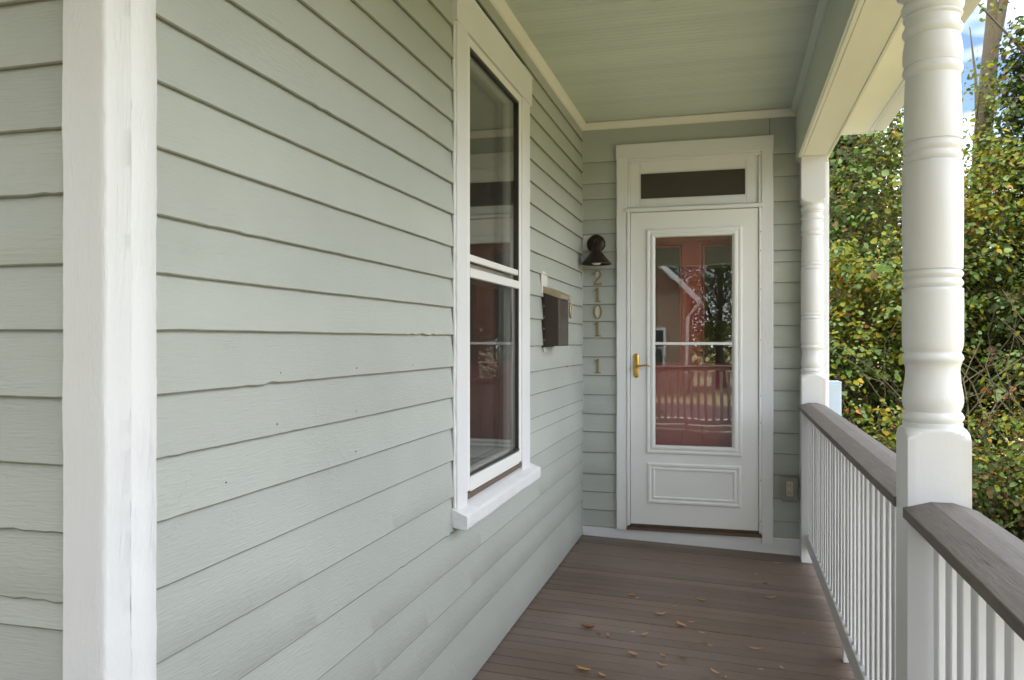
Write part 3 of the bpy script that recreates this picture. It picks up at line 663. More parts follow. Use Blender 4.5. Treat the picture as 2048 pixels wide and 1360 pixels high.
# side of the house beyond the door wall
hw = thing('corner_board', (.54, 5.3, -.5), 'white corner board behind the far porch post', 'corner board')
sweep('front_board', rect(.4995, .590, 5.277, 5.302, .003), 'Z', -.26, BZ-.01, 'white', hw, .03, .001, 8, 31)
sweep('return_board', rect(.566, .590, 5.3025, 5.40, .003), 'Z', -.26, 2.59, 'white', hw, .03, .001, 8, 32)
sw_ = thing('clapboard_wall', (.58, 7, -.7), 'sage clapboard side wall of the house behind the far post', 'wall')
for i in range(27): MB().add([(.572, 5.402, -.6+i*.12), (.572, 9, -.6+i*.12), (.584, 9, -.6+i*.12), (.584, 5.402, -.6+i*.12), (.572, 5.402, -.475+i*.12), (.572, 9, -.475+i*.12), (.575, 9, -.475+i*.12), (.575, 5.402, -.475+i*.12)],
    [(0, 1, 2, 3), (4, 7, 6, 5), (0, 3, 7, 4), (1, 5, 6, 2), (3, 2, 6, 7), (0, 4, 5, 1)]).build('clapboard', 'sage', sw_)
bp_ = thing('utility_cabinet', (.64, 5.5, -.7), 'pale blue upright panel just beyond the far porch post', 'panel')
box('cabinet_body', (.592, .685, 5.46, 5.62, -.75, 1.035), 'bluep', bp_, .004)
box('cabinet_door', (.60, .678, 5.452, 5.46, -.70, 1.02), 'bluep', bp_, .003)

# =================================================================== turned posts
KZ = .001204
def zz(y): return 1.30+(680-y)*KZ
r0 = .067
def ring(y0, y1, rm, n=5):      # torus between two picture heights
    out = []
    for k in range(n+1):
        a = math.pi*k/n; out.append((rm-.0058+.0058*math.sin(a), zz(y0+(y1-y0)*k/n)))
    return out
H = .0685
shaft = []
shaft += [(.0655, zz(853)), (.0655, zz(845)), (.062, zz(843))]+ring(843, 824, .0685)+[(.0600, zz(822.5)), (.0615, zz(819)), (.0645, zz(813)), (.0670, zz(803)), (.0665, zz(792)), (.0645, zz(780)), (.0618, zz(767)), (.0600, zz(754)), (.0592, zz(742)), (.0598, zz(734)), (.0625, zz(727)), (.0645, zz(725))]
shaft += ring(725, 706, .0675)+[(.0615, zz(703.5)), (.0635, zz(700)), (.0655, zz(694)), (.0668, zz(682)), (.0668, zz(585)), (.0668, zz(579)), (.0655, zz(577.5)), (.0610, zz(576.5))]
shaft += ring(576, 558.5, .0668)+[(.061, zz(558))]+ring(557.5, 541, .0668)+[(.0610, zz(540.5)), (.0650, zz(539.5)), (.0655, zz(537)), (.0665, zz(430)), (.0662, zz(329)), (.0650, zz(327)), (.0605, zz(326))]
shaft += ring(325.5, 306, .0655)+[(.0600, zz(305.5))]+ring(305, 285, .0655)+[(.0598, zz(284.5)), (.0640, zz(283)), (.0645, zz(281)), (.0625, zz(220)), (.0600, zz(156)), (.0595, zz(154))]
shaft += ring(153, 130, .0660)+[(.0620, zz(129)), (.0650, zz(120)), (.0655, zz(108)), (.0640, zz(95)), (.0615, zz(82)), (.0590, zz(74))]+ring(73, 51, .0665)+[(.0605, zz(50)), (.0595, zz(45)), (.0600, zz(40))]+ring(39, 29, .0655)+[(.0610, zz(28))]+ring(27, 2, .0685)+[(.060, zz(0)), (.0625, zz(-4)), (.0665, zz(-10))]
ZS0, ZS1 = shaft[0][1], shaft[-1][1]
def sqlathe(c, lv, n=64):
    V = []; F = []
    for r, h in lv:
        for i in range(n):
            a = 2*math.pi*i/n+math.pi/4; q = min(r, H/max(abs(math.cos(a)), abs(math.sin(a)), 1e-6))
            V.append((c[0]+q*math.cos(a), c[1]+q*math.sin(a), h))
    for j in range(len(lv)-1):
        for i in range(n): F.append((j*n+i, j*n+(i+1) % n, (j+1)*n+(i+1) % n, (j+1)*n+i))
    F += [tuple(range(n)), tuple((len(lv)-1)*n+i for i in range(n))]
    return V, F
RC = H*1.41421
def make_post(cx, cy, zb, label):
    t = thing('turned_post', (cx, cy, zb), label, 'porch post', 'white turned porch posts')
    sh = [(RC-(RC-r0)*(k/6)**1.7*1.0, ZS0-.028+.028*k/6) for k in range(7)]
    V, F = sqlathe((cx, cy), [(1, zb), (1, zb+.5), (RC-.001, ZS0-.029)]+sh); obj('lower_block', V, F, 'white_fresh', t, smooth=30)
    V, F = lathe(shaft, (cx, cy, 0), 48); obj('turned_shaft', V, F, 'white_fresh', t, smooth=38)
    su = [(RC-(RC-r0)*(1-k/6)**1.7, ZS1+.028*k/6) for k in range(7)]
    V, F = sqlathe((cx, cy), su+[(1, ZS1+.032), (1, BZ-.001)]); obj('upper_block', V, F, 'white_fresh', t, smooth=30)
    return t
P0 = (.403+H, 2.062+H); P1 = (.418+H, 5.242-H+.06)
P1 = (.417+H, 5.20)
make_post(P0[0], P0[1], zf(.47)+.0, 'large white turned post nearest the viewer between the two handrails')
make_post(P1[0], P1[1]-.0, zf(.48), 'white turned post at the far end beside the door wall')
make_post(.475, -1.24, zf(.47), 'white turned post at the porch corner behind the viewer')
make_post(-1.6, -1.24, zf(-1.6)+.0, 'white turned post along the street side of the porch behind the viewer')
# small base blocks at the feet
# =================================================================== railings
rp = [(-.079, -.019), (.079, -.019), (.080, -.018), (.080, .004), (.0785, .0055), (.030, .021), (.026, .0215), (-.020, .0215), (-.0785, .0055), (-.080, .004), (-.080, -.018)]
bal_me = None
def railing(axis, c, s0, s1, label, zt=.900, zbot=.128):
    global bal_me
    mid = (s0+s1)/2
    base = (c, mid, zbot-.1) if axis == 'Y' else (mid, c, zbot-.1)
    t = thing('porch_railing', base, label, 'railing', 'white porch railings with brown handrails')
    f = lambda a, b: (c+a, b)
    sweep('handrail', [(c+a, zt+b) for a, b in rp], axis, s0, s1, 'rail', t, .05, .0012, 5, int(abs(s0)*10)+1, .0003, smooth=9)
    sweep('sub_rail', rect(c-.022, c+.022, zt-.058, zt-.0195, .002), axis, s0, s1, 'white_fresh', t, .3, .0006)
    sweep('bottom_rail', [(c-.030, zbot-.085), (c+.030, zbot-.085), (c+.030, zbot-.008), (c+.026, zbot-.004), (c, zbot+.004), (c-.026, zbot), (c-.030, zbot-.003)], axis, s0, s1, 'white_fresh', t, .3, .0006)
    n = int(round((s1-s0-.05)/.0965)); 
    for i in range(n):
        s = s0+(s1-s0)*(i+.5)/n+rng.uniform(-.002, .002)
        if bal_me is None:
            V, F = sweep_data(rect(-.0208, .0208, -.0208, .0208, .003), 'Z', zbot-.004, zt-.055, .25, .0006, 5, 3)
            m = bpy.data.meshes.new('baluster'); m.from_pydata([tuple(v) for v in V], [], F); m.materials.append(M['white_fresh']); m.update(); bal_me = m
        o = link(bpy.data.objects.new('baluster', bal_me)); o.parent = t; b = Vector(base)
        p = Vector((c, s, 0) if axis == 'Y' else (s, c, 0)); o.location = p-b; o.rotation_euler = (rng.uniform(-.002, .002), rng.uniform(-.002, .002), rng.uniform(-.04, .04))
    for q in ([.48] if s1-s0 > 1.5 else []):
        s = s0+(s1-s0)*q; zq = zf(c if axis == 'Y' else s)
        bx = (c-.022, c+.022, s-.022, s+.022, zq+.001, zbot-.084) if axis == 'Y' else (s-.022, s+.022, c-.022, c+.022, zq+.001, zbot-.084)
        box('support_block', bx, 'white_fresh', t)
    return t
railing('Y', .478, P0[1]+H-.004, P1[1]-H+.004, 'white baluster railing with brown handrail running from near post to far post')
railing('Y', .474, -1.24+H-.004, P0[1]-H+.004, 'white railing and grey brown handrail in the lower right foreground')
railing('X', -1.24, -1.6+H-.004, .475-H+.004, 'white porch railing behind the viewer facing the street', .92, .17)

# =================================================================== fallen leaves on the floor
LV = [(-.936, 5.013, 35, 2, .06, 'brown leaf in the corner where the clapboard walls meet the floor'), (.272, 5.039, 10, 0, .055, 'tan leaf lying nearest the foot of the far post'), (.142, 4.76, 80, 4, .03, 'tiny pale leaf upright on the boards in front of the door hinge side'),
 (.186, 4.595, 15, 2, .045, 'small dark brown leaf right of centre before the door'), (.122, 4.55, 5, 2, .025, 'tiny dark leaf fragment beside a dark brown leaf'), (.203, 4.341, 12, 0, .085, 'long straight tan leaf nearest the railing in the middle of the floor'),
 (-.485, 4.126, 5, 5, .055, 'slim tan leaf touching a pale chip on the floor'), (-.456, 4.095, 30, 4, .03, 'pale curled chip beside a slim tan leaf'), (-.14, 4.174, 5, 5, .07, 'flat orange leaf lying crosswise alone in mid floor'),
 (-.265, 4.035, 60, 5, .045, 'short orange leaf just left of the flat crosswise leaf'), (-.322, 3.893, 15, 0, .075, 'forked tan leaf with a dark stem tip'), (-.216, 3.769, -60, 0, .09, 'broad tan leaf standing on edge in the middle of the floor'),
 (-.174, 3.833, 3, 0, .05, 'thin tan leaf just right of the broad upright leaf'), (-.122, 3.714, -20, 0, .045, 'small tan leaf below the thin tan leaf'), (-.621, 3.594, 5, 1, .095, 'long rust leaf with dark tip nearest the long wall'),
 (-.564, 3.546, -40, 1, .05, 'crumpled rust red leaf beside the long rust leaf'), (-.517, 3.529, -70, 0, .055, 'curled tan leaf right of the crumpled rust leaf'), (-.423, 3.615, 15, 4, .035, 'small pale sliver left of centre'),
 (-.365, 3.596, 45, 0, .06, 'slanted tan leaf right of the pale sliver'), (-.159, 3.567, 80, 1, .06, 'bent rust leaf with raised tip in centre'), (-.107, 3.595, 0, 3, .04, 'thin olive leaf beside the bent rust leaf'),
 (-.082, 3.574, -15, 0, .04, 'small tan leaf under the thin olive leaf'), (.106, 3.61, -3, 0, .085, 'long tan leaf lying crosswise toward the railing'), (.323, 3.872, 70, 0, .03, 'tiny curled leaf closest to the railing foot'),
 (-.389, 3.356, -40, 0, .075, 'slanted tan leaf with fine stem at lower left'), (-.269, 3.384, -40, 0, .05, 'short curled tan leaf between two longer leaves'), (-.185, 3.395, -8, 3, .065, 'straight olive brown leaf right of the short curled leaf'),
 (-.267, 3.285, -8, 0, .065, 'thin arched tan leaf near the bottom edge'), (-.562, 3.142, -5, 5, .09, 'orange leaf nearest the wall at the bottom edge'), (-.481, 3.112, -45, 0, .06, 'hooked tan leaf at the bottom edge beside the orange leaf'),
 (-.057, 3.294, -60, 0, .075, 'folded tan leaf with dark inside near the bottom right'), (.203, 3.428, -60, 0, .045, 'small arched leaf at lower right near the railing'), (.122, 3.387, 10, 4, .03, 'tiny pale chip left of the small arched leaf'), (-.017, 3.259, -75, 0, .04, 'short tan leaf at the very bottom edge')]
for i, (x, y_, a, c, L, lab) in enumerate(LV):
    q = random.Random(i+9); V = []; F = []; n = 6; L *= .70; wd = L*q.uniform(.11, .19); cu = q.uniform(.10, .22); fold = q.uniform(.4, 1.0)
    for k in range(n+1):
        t = k/n; w_ = wd*math.sin(math.pi*(.06+.90*t))**.8; hgt = .003+cu*L*(2*t-1)**2+.1*L*q.uniform(-.2, .2)
        yy = L*.10*math.sin(3*t+i)
        for s in (-1, 0, 1): V.append((L*(t-.5), yy+s*w_, hgt+abs(s)*w_*fold))
    for k in range(n):
        for s in (0, 1): F.append((k*3+s, k*3+s+1, (k+1)*3+s+1, (k+1)*3+s))
    ca, sa_ = math.cos(R(a)), math.sin(R(a))
    o = obj('fallen_leaf', [(x+vx*ca-vy*sa_, y_+vx*sa_+vy*ca, zf(x)+vz) for vx, vy, vz in V], F, DRY[c], loc=(x, y_, zf(x)), smooth=180, fix=False)
    so_ = o.modifiers.new('thickness', 'SOLIDIFY'); so_.thickness = .0012
    tag(o, lab, 'leaf', 'dry leaves on the porch floor')

# =================================================================== vegetation
def leaf_mesh(name, pts, size, weights, seed, parent=None, kind=None, droop=.5, lumps=None):
    r = np.random.default_rng(seed); n = len(pts); base = np.array(ROOT[parent] if parent is not None else (0, 0, 0))
    nrm = r.normal(size=(n, 3)); nrm[:, 2] = np.abs(nrm[:, 2])+droop; nrm /= np.linalg.norm(nrm, axis=1)[:, None]
    d = r.normal(size=(n, 3)); d[:, 2] -= .35; d -= nrm*np.sum(d*nrm, 1)[:, None]; d /= np.linalg.norm(d, axis=1)[:, None]
    s = np.cross(d, nrm); L = .60*size*np.exp(r.normal(0, .34, n)).clip(.4, 1.9)[:, None]; W = L*r.uniform(.34, .5, n)[:, None]; up = nrm*L*.12
    P = pts-base
    v = np.stack([P, P+d*L*.30-s*W*.9+up, P+d*L*.68-s*W*.75+up*.7, P+d*L, P+d*L*.68+s*W*.75+up*.7, P+d*L*.30+s*W*.9+up], 1).reshape(-1, 3)
    me = bpy.data.meshes.new(name); me.vertices.add(n*6); me.vertices.foreach_set('co', v.astype(np.float32).ravel())
    idx = (np.arange(n)*6)[:, None]+np.array([[0, 1, 2, 3, 0, 3, 4, 5]]); me.loops.add(n*8); me.loops.foreach_set('vertex_index', idx.ravel().astype(np.int32))
    me.polygons.add(n*2); me.polygons.foreach_set('loop_start', (np.arange(n*2)*4).astype(np.int32)); me.polygons.foreach_set('loop_total', np.full(n*2, 4, np.int32))
    wts = np.array(weights, float); wts /= wts.sum(); order = [0, 6, 1, 2, 3, 4, 5]
    kv = r.normal(size=(6, 3))*1.7/max(size*8, .7); ph = r.random(6)*6.283
    v = np.sin(pts@kv.T+ph).sum(1)/2.2+r.normal(size=n)*.75          # tints run in drifts through the crown
    q = np.argsort(np.argsort(v))/n; mi = np.array(order)[np.searchsorted(np.cumsum(wts[order]), q, side='right').clip(0, 6)]
    mi = np.where(r.random(n) < .22, r.choice(len(wts), n, p=wts), mi)
    me.polygons.foreach_set('material_index', np.repeat(mi, 2).astype(np.int32))
    for m in LEAF: me.materials.append(m)
    me.update(calc_edges=True); me.validate()
    o = link(bpy.data.objects.new(name, me)); ROOT[o] = Vector(base)
    if parent is not None: o.parent = parent
    if kind: o['kind'] = kind
    return o
def spray_points(centres, per, spread, seed):
    r = np.random.default_rng(seed); c = np.repeat(np.array(centres), per, axis=0)
    # flat drooping sprays
    off = r.normal(size=(len(c), 3))*np.array([spread, spread, spread*.45]); return c+off
def clump_centres(c, rad, n, seed, shell=.55, lo=-1):
    r = np.random.default_rng(seed); out = []
    while len(out) < n:
        v = r.normal(size=3); v /= np.linalg.norm(v); q = shell+(1-shell)*r.random()**.6
        q *= .80+.35*noise.noise(Vector(v*2.2)+Vector((seed, 0, 0)))
        if v[2]*q < lo: continue
        out.append((c[0]+v[0]*q*rad[0], c[1]+v[1]*q*rad[1], c[2]+v[2]*q*rad[2]))
    return out
def limbs(parent, root, tops, r0_, seed, name='limb'):
    rg = random.Random(seed); m = MB()
    for tp in tops:
        p = [Vector(root).lerp(Vector(tp), k/6) for k in range(7)]
        for k in range(1, 6): p[k] += Vector((rg.uniform(-1, 1), rg.uniform(-1, 1), rg.uniform(-.3, 1)))*(.05*(Vector(tp)-Vector(root)).length)
        V, F = tube(p, [r0_*(1-.85*k/6) for k in range(7)], 6); m.add(V, F)
    return m.build(name, 'bark', parent, smooth=60)
def tree(name, label, x, y_, height, crown_c, crown_r, n, per, size, spread, wts, seed, tr=.13, lean=(0, 0), group='trees beyond the porch railing', cat='tree', shell=.5, lo=-1, ivy=0):
    z0 = gz(x, y_)-.05; t = thing(name, (x, y_, z0), label, cat, group); rg = random.Random(seed)
    path = [Vector((x+lean[0]*k/8+.10*math.sin(k*1.3+seed)*(k/8), y_+lean[1]*k/8, z0+height*k/8)) for k in range(9)]
    V, F = tube(path, [tr*(1.25 if k == 0 else 1)*(1-.94*k/8) for k in range(9)], 12); obj('trunk', V, F, 'bark', t, smooth=60)
    cc = clump_centres(crown_c, crown_r, n, seed, shell, lo)
    tops = [c for c in cc if c[2] > z0+.2*height]; rg.shuffle(tops); tops = tops[:16]
    m = MB()
    for tp in tops:
        k = min(7, max(2, int((tp[2]-z0)/height*8)-2)); a = path[k]; b = Vector(tp)
        p = [a.lerp(b, q/6) for q in range(7)]
        for q in range(1, 6): p[q] += Vector((rg.uniform(-1, 1), rg.uniform(-1, 1), rg.uniform(-.4, 1)))*.06*(b-a).length
        V, F = tube(p, [tr*.34*(1-.85*q/6)*(1-.5*k/8) for q in range(7)], 6); m.add(V, F)
    m.build('limbs', 'bark', t, smooth=60)
    leaf_mesh('crown', spray_points(cc, int(per*2.2), spread*.85, seed), size, wts, seed, t)
    if ivy:
        r = np.random.default_rng(seed+50); q = r.random(ivy); k = q*8*.8; i0 = k.astype(int); fr_ = k-i0
        P = np.array([list(p) for p in path]); c = P[i0]*(1-fr_)[:, None]+P[np.minimum(i0+1, 8)]*fr_[:, None]
        a = r.random(ivy)*6.283; rr_ = tr*(1.1+.9*r.random(ivy)**2); c[:, 0] += np.cos(a)*rr_; c[:, 1] += np.sin(a)*rr_
        leaf_mesh('ivy', c, .09, (5, 3, 1, .6, 0, 0, 1), seed+2, t)
    return t
#              dark green greygr yelgr yellow orange brown
W_MIX = (2.2, 3.3, 2.0, 3.0, .20, .10, 1.3)
W_YEL = (1.0, 2.2, 1.0, 4.2, .45, .15, .7)
W_DRK = (5, 2, .6, .5, .1, .1, 1)
W_GRY = (2.0, 2.6, 3.4, 1.5, .12, .14, 1.1)
W_LOW = (2.6, 2.6, 1.0, 1.8, .4, .2, 2.2)
T = tree
G2 = 'leafy shrubs behind the railing'
# thicket filling the view between and beside the posts
T('leafy_shrub', 'dense green vine covered shrub behind the far post', 1.45, 10.0, 2.4, (1.5, 10.2, 1.05), (1.35, 1.1, 1.85), 270, 30, .085, .15, W_MIX, 11, .06, group=G2, cat='shrub', shell=.35)
T('leafy_shrub', 'tall green and yellow shrub between the two porch posts', 2.35, 11.0, 2.6, (2.35, 11.0, 1.15), (1.4, 1.1, 2.0), 240, 30, .085, .15, W_MIX, 12, .07, group=G2, cat='shrub', shell=.35)
T('leafy_shrub', 'grey green broad shrub right of the near post', 3.75, 10.4, 2.3, (3.75, 10.2, .95), (1.2, 1.0, 1.7), 240, 30, .095, .15, W_GRY, 13, .06, group=G2, cat='shrub', shell=.35)
T('leafy_shrub', 'low brownish tangled shrub beneath the tall shrubs', 2.7, 8.3, 1.2, (2.6, 8.4, .05), (1.2, .8, .9), 150, 26, .07, .15, W_LOW, 14, .04, group=G2, cat='shrub', shell=.3)
T('leafy_shrub', 'low leafy shrub showing above the handrail by the far post', 1.35, 7.6, 1.1, (1.35, 7.6, .0), (.95, .7, .85), 120, 26, .07, .14, W_LOW, 15, .04, group=G2, cat='shrub', shell=.3)
T('leafy_shrub', 'yellow green shrub at the right edge of the view', 4.8, 9.6, 2.6, (4.7, 9.6, 1.2), (1.2, 1.0, 1.9), 240, 28, .09, .16, W_MIX, 16, .06, group=G2, cat='shrub', shell=.35)
T('leafy_shrub', 'tall shrub hidden mostly behind the near post', 3.1, 12.0, 2.8, (3.1, 12.0, 1.2), (1.1, 1.0, 2.1), 200, 28, .09, .16, W_MIX, 17, .06, group=G2, cat='shrub', shell=.35)
# trees above the thicket
ft = thing('autumn_tree', (3.30, 12.6, gz(3.3, 12.6)-.05), 'bare forked grey trunk with few yellow leaves at upper right', 'tree', 'trees beyond the porch railing')
m = MB()
for p, q in (([(3.30, 12.6, -.7), (3.34, 12.6, 1.0), (3.36, 12.6, 2.6), (3.42, 12.6, 4.0), (3.50, 12.6, 5.0), (3.56, 12.6, 5.7)], [.17, .14, .125, .118, .108, .10]), ([(3.53, 12.6, 5.5), (3.56, 12.6, 6.3), (3.52, 12.6, 7.2), (3.60, 12.6, 8.6)], [.082, .06, .05, .03]), ([(3.58, 12.6, 5.5), (3.72, 12.6, 6.2), (3.86, 12.6, 6.9), (4.1, 12.5, 8.4)], [.082, .06, .05, .03])):
    V, F = tube(p, q, 14); m.add(V, F)
m.build('trunk', 'bark', ft, smooth=60)
cc = clump_centres((3.4, 12.4, 3.3), (1.1, .7, 1.1), 70, 21, .2)+clump_centres((3.75, 12.3, 4.5), (.75, .5, .75), 26, 33, .2)
m = MB(); rg = random.Random(3)
for tp in cc[::6]:
    a = Vector((3.36, 12.6, 2.4)); b = Vector(tp); p = [a.lerp(b, q/5)+Vector((rg.uniform(-1, 1), rg.uniform(-1, 1), rg.uniform(-.5, 1)))*.06*(q % 5 > 0) for q in range(6)]
    V, F = tube(p, [.04*(1-.85*q/5) for q in range(6)], 6); m.add(V, F)
m.build('limbs', 'bark', ft, smooth=60)
leaf_mesh('crown', spray_points(cc, 26, .2, 21), .10, W_YEL, 21, ft)
r = np.random.default_rng(50); zz_ = r.uniform(-.6, 4.0, 1500); aa = r.random(1500)*6.283; rr_ = .2+.13*r.random(1500)
leaf_mesh('ivy', np.stack([3.38+np.cos(aa)*rr_, 12.6+np.sin(aa)*rr_, zz_], 1), .10, (4, 3, 1, 2, .3, 0, 1), 51, ft)
T('evergreen_tree', 'dark evergreen tree just behind the far post and eave', 1.78, 13.5, 6.4, (1.72, 13.5, 3.6), (.60, .8, 1.9), 200, 40, .085, .18, W_DRK, 22, .14, cat='evergreen')
T('slender_tree', 'slender sparse green sapling between the posts behind the shrubs', 1.75, 11.2, 4.6, (1.85, 11.2, 2.9), (.95, .8, 1.5), 110, 20, .09, .20, W_MIX, 29, .05)
T('slender_tree', 'slender yellowing sapling just right of the near post', 3.15, 11.0, 4.3, (3.15, 11.0, 2.7), (.85, .7, 1.35), 100, 20, .09, .20, W_YEL, 30, .05)
T('autumn_tree', 'yellow green leafy tree rising behind the middle shrubs', 3.0, 15.5, 7.0, (2.55, 15.0, 4.6), (1.15, 1.2, 2.2), 130, 18, .11, .26, W_YEL, 23, .14, (-.3, 0))
T('ivy_tree', 'dark ivy clad tree at the right edge of the picture', 3.75, 11.6, 6.6, (3.80, 11.6, 3.3), (.50, .6, 2.6), 170, 30, .09, .18, (4, 2.4, .8, .8, .2, .1, .8), 24, .07, ivy=2500)
T('autumn_tree', 'pale green tree far beyond the near post', 5.0, 19, 8.5, (4.4, 18.5, 3.2), (2.2, 2.0, 2.4), 90, 22, .13, .32, W_MIX, 25, .16)
T('autumn_tree', 'thin wooded tree far behind the evergreen', 2.6, 21, 8.0, (2.4, 20.5, 2.8), (2.0, 1.6, 2.4), 90, 22, .13, .32, W_MIX, 26, .14)
T('autumn_tree', 'broad yellowing tree outside the view past the ivy clad tree', 8.4, 15.0, 8.0, (8.2, 15.0, 4.2), (2.2, 2.0, 3.2), 240, 26, .12, .3, W_MIX, 27, .17)
T('autumn_tree', 'green tree standing right of the railing outside the view', 16.0, 9.5, 7.5, (16.0, 9.5, 4.2), (2.4, 2.2, 3.2), 240, 24, .13, .32, W_MIX, 28, .17)
# thin stray branches crossing the sky gaps
bt = thing('bare_branch_tree', (5.2, 11.6, gz(5.2, 11.6)), 'slender leaning tree whose bare twigs cross the sky at upper right', 'tree', 'trees beyond the porch railing')
m = MB()
for p in ([(5.2, 11.6, -.6), (4.9, 11.5, 2.0), (4.5, 11.4, 3.4), (4.0, 11.3, 4.2), (3.4, 11.2, 5.0), (2.95, 11.1, 5.5)], [(4.5, 11.4, 3.4), (4.35, 11.3, 4.4), (4.15, 11.3, 5.3), (4.05, 11.3, 6.2), (3.85, 11.2, 7.0)], [(4.9, 11.5, 2.0), (5.1, 11.3, 3.6), (5.2, 11.2, 5.2), (5.0, 11.1, 6.4)]):
    V, F = tube(p, [.05*(1-.8*k/(len(p)-1)) for k in range(len(p))], 7); m.add(V, F)
m.build('trunk', 'bark', bt, smooth=60)
cc = [(2.9, 11.1, 4.6), (3.2, 11.2, 4.3), (3.5, 11.2, 4.2), (3.4, 11.2, 5.0), (3.1, 11.1, 5.4), (4.1, 11.3, 5.5), (4.0, 11.3, 6.3), (3.8, 11.3, 4.5), (5.1, 11.1, 5.8), (4.3, 11.3, 4.7)]
leaf_mesh('crown', spray_points(cc, 26, .16, 5), .09, W_YEL, 5, bt)
# ground cover on the bank
r = np.random.default_rng(7); n = 26000
x = r.uniform(1.3, 9, n); y_ = 5.6+r.random(n)*7.5
z = np.array([gz(a, b) for a, b in zip(x, y_)])+.05+.40*r.random(n)**1.6*(.5+np.array([noise.noise((a*.8, b*.8, 3)) for a, b in zip(x, y_)]).clip(-.4, 1)).clip(.15, 1.2)
tag(leaf_mesh('ground_cover', np.stack([x, y_, z], 1), .085, (.8, 3.4, .8, 3.8, .5, .12, .7), 8, droop=1.2), 'yellow green ivy and weeds covering the bank below the railing', 'ground cover', kind='stuff')
# vines and dead stems tangled through the shrubs
vm = MB(); rg = random.Random(31)
for i in range(70):
    x = rg.uniform(1.0, 4.8); y_ = rg.uniform(7.9, 9.6); p = Vector((x, y_, -.6)); path = [p.copy()]; d = Vector((rg.uniform(-.5, .5), rg.uniform(-.3, .3), 1)).normalized()
    for k in range(9):
        d = (d+Vector((rg.uniform(-.5, .5), rg.uniform(-.3, .3), rg.uniform(-.35, .25)))).normalized(); p = p+d*.28; path.append(p.copy())
    V, F = tube(path, [.011*(1-.7*k/9) for k in range(10)], 5); vm.add(V, F)
tag(vm.build('vine_stems', 'bark', smooth=60, fix=False), 'tangle of bare brown vine stems in the shrubs', 'vines', kind='stuff')
# distant woods all round
r = np.random.default_rng(77); n = 42000
a = r.random(n)*2*math.pi; rad = r.uniform(34, 52, n); hh = 5.0+1.4*np.sin(a*5)+.8*np.sin(a*13+1)
z = -.7+hh*r.random(n)**.85
tag(leaf_mesh('distant_woods', np.stack([rad*np.cos(a), rad*np.sin(a), z], 1), .62, W_MIX, 78), 'distant autumn woods seen through the shrubs', 'woods', kind='stuff')

# =================================================================== across the street, mirrored in the door glass
nh = thing('neighbour_house', (-4.6, -22, -.75), 'tan gabled house with white gutters across the street, mirrored in the door glass', 'house')
MB().box(-8.2, -1.6, -26, -20, -.75, 3.0).build('wall', 'tansid', nh)
V = [(-8.2, -20, 3.0), (-1.6, -20, 3.0), (-4.9, -20, 6.2), (-8.2, -26, 3.0), (-1.6, -26, 3.0), (-4.9, -26, 6.2)]
obj('gable_wall', V, [(0, 1, 2), (3, 5, 4), (0, 2, 5, 3), (1, 4, 5, 2), (0, 3, 4, 1)], 'tansid', nh)
m = MB()
for j in range(14):
    z = 3.05+j*.22; hw_ = 3.3*(1-(z-3)/3.2)-.1; k = int(hw_*2/.24)
    for i in range(k):
        x = -4.9-hw_+i*.24+(.12 if j % 2 else 0); m.add([(x, -19.985, z+.24), (x+.23, -19.985, z+.24), (x+.23, -19.96, z+.05), (x+.115, -19.955, z), (x, -19.96, z+.05)], [(0, 1, 2, 3, 4)])
tag(m.build('gable_shingles', 'shingle', nh, fix=False), kind='stuff')
for sx in (-1, 1):
    V = []
    for off in (0, .16):
        for yy in (-19.5, -26.3): V += [(-4.9, yy, 6.35+off), (-4.9+sx*3.8, yy, 2.67+off)]
    obj('roof_slope', V, [(0, 1, 3, 2), (4, 6, 7, 5), (0, 4, 5, 1), (2, 3, 7, 6), (1, 5, 7, 3), (0, 2, 6, 4)], 'roofing', nh)
    V, F = tube([(-4.9, -19.46, 6.38), (-4.9+sx*3.8, -19.46, 2.70)], [.13, .13], 4); obj('rake_board', V, F, 'plainwhite', nh)
    box('gutter', (-4.9+sx*3.8-.08, -4.9+sx*3.8+.08, -26.3, -19.45, 2.58, 2.74), 'plainwhite', nh, .02)
    V, F = tube([(-4.9+sx*3.8, -19.5, 2.6), (-4.9+sx*3.4, -19.9, 2.2), (-4.9+sx*3.33, -19.93, -.7)], [.06]*3, 6); obj('downspout', V, F, 'plainwhite', nh)
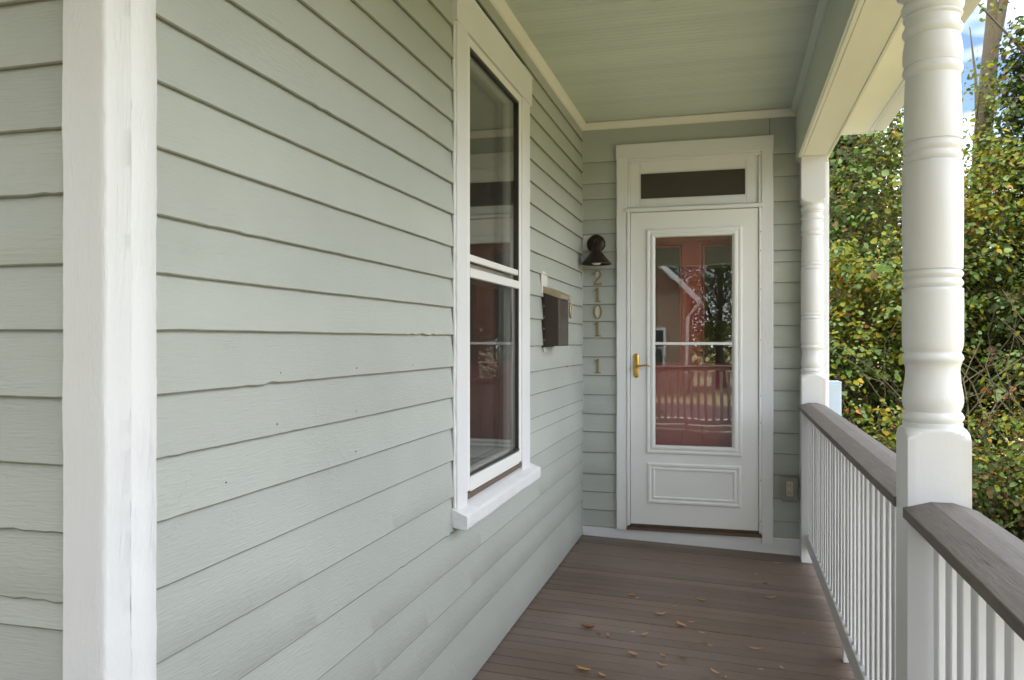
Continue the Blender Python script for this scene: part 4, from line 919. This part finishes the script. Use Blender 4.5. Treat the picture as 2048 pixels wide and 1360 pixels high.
for x, z in ((-7.0, 1.0), (-2.9, 1.0), (-4.9, 3.7)):
    f = box('window', (x-.55, x+.55, -20.02, -19.93, z-.8, z+.8), 'plainwhite', nh, .01); box('pane', (x-.45, x+.45, -19.94, -19.92, z-.7, z-.03), 'winglass', f, 0); box('pane', (x-.45, x+.45, -19.94, -19.92, z+.03, z+.7), 'winglass', f, 0)
dd_ = box('door', (-5.4, -4.4, -20.02, -19.93, -.5, 1.6), 'red', nh, .01); box('door_panel', (-5.2, -4.6, -19.94, -19.92, .6, 1.4), 'winglass', dd_, 0)
box('front_step', (-5.8, -4.0, -19.93, -18.8, -.76, -.5), 'pave', nh, .02)
T('street_tree', 'autumn tree across the street right of the tan house', -.4, -24.5, 9, (-.4, -24.5, 4.4), (2.9, 2.4, 4.2), 300, 28, .16, .4, W_YEL, 41, .2, group='trees across the street')
T('street_tree', 'green tree across the street beyond the tan house', -11.5, -23, 9, (-11.5, -23, 5), (3, 3, 4), 220, 26, .18, .45, W_MIX, 42, .22, group='trees across the street')
T('street_tree', 'yellow tree on the verge behind the viewer', 5.5, -17.5, 7, (5.5, -17.5, 4), (2.2, 2.2, 3), 200, 26, .15, .36, W_YEL, 43, .18, group='trees across the street')
T('light_blocking_tree', 'added unseen tree behind the viewer, blocking light toward the left end of the porch', -5.4, -5.2, 7, (-5.4, -5.2, 3.2), (2.8, 2.0, 3.0), 260, 26, .17, .40, W_MIX, 44, .18, group='trees in the front yard')  # unseen tree, added to dim the light on the near front surfaces
T('light_blocking_tree', 'added unseen tree behind the viewer, blocking light toward the porch corner', 3.6, -6.4, 7, (3.6, -6.4, 3.4), (2.2, 2.0, 3.0), 220, 26, .17, .40, W_MIX, 45, .18, group='trees in the front yard')  # second added tree out of view, also there to cut light from behind
T('yard_shrub', 'broad clipped shrub in the front yard behind the viewer', -2.6, -3.4, 1.2, (-2.6, -3.4, .35), (1.5, .7, 1.1), 160, 26, .10, .2, W_MIX, 46, .05, group='shrubs in the front yard', cat='shrub')
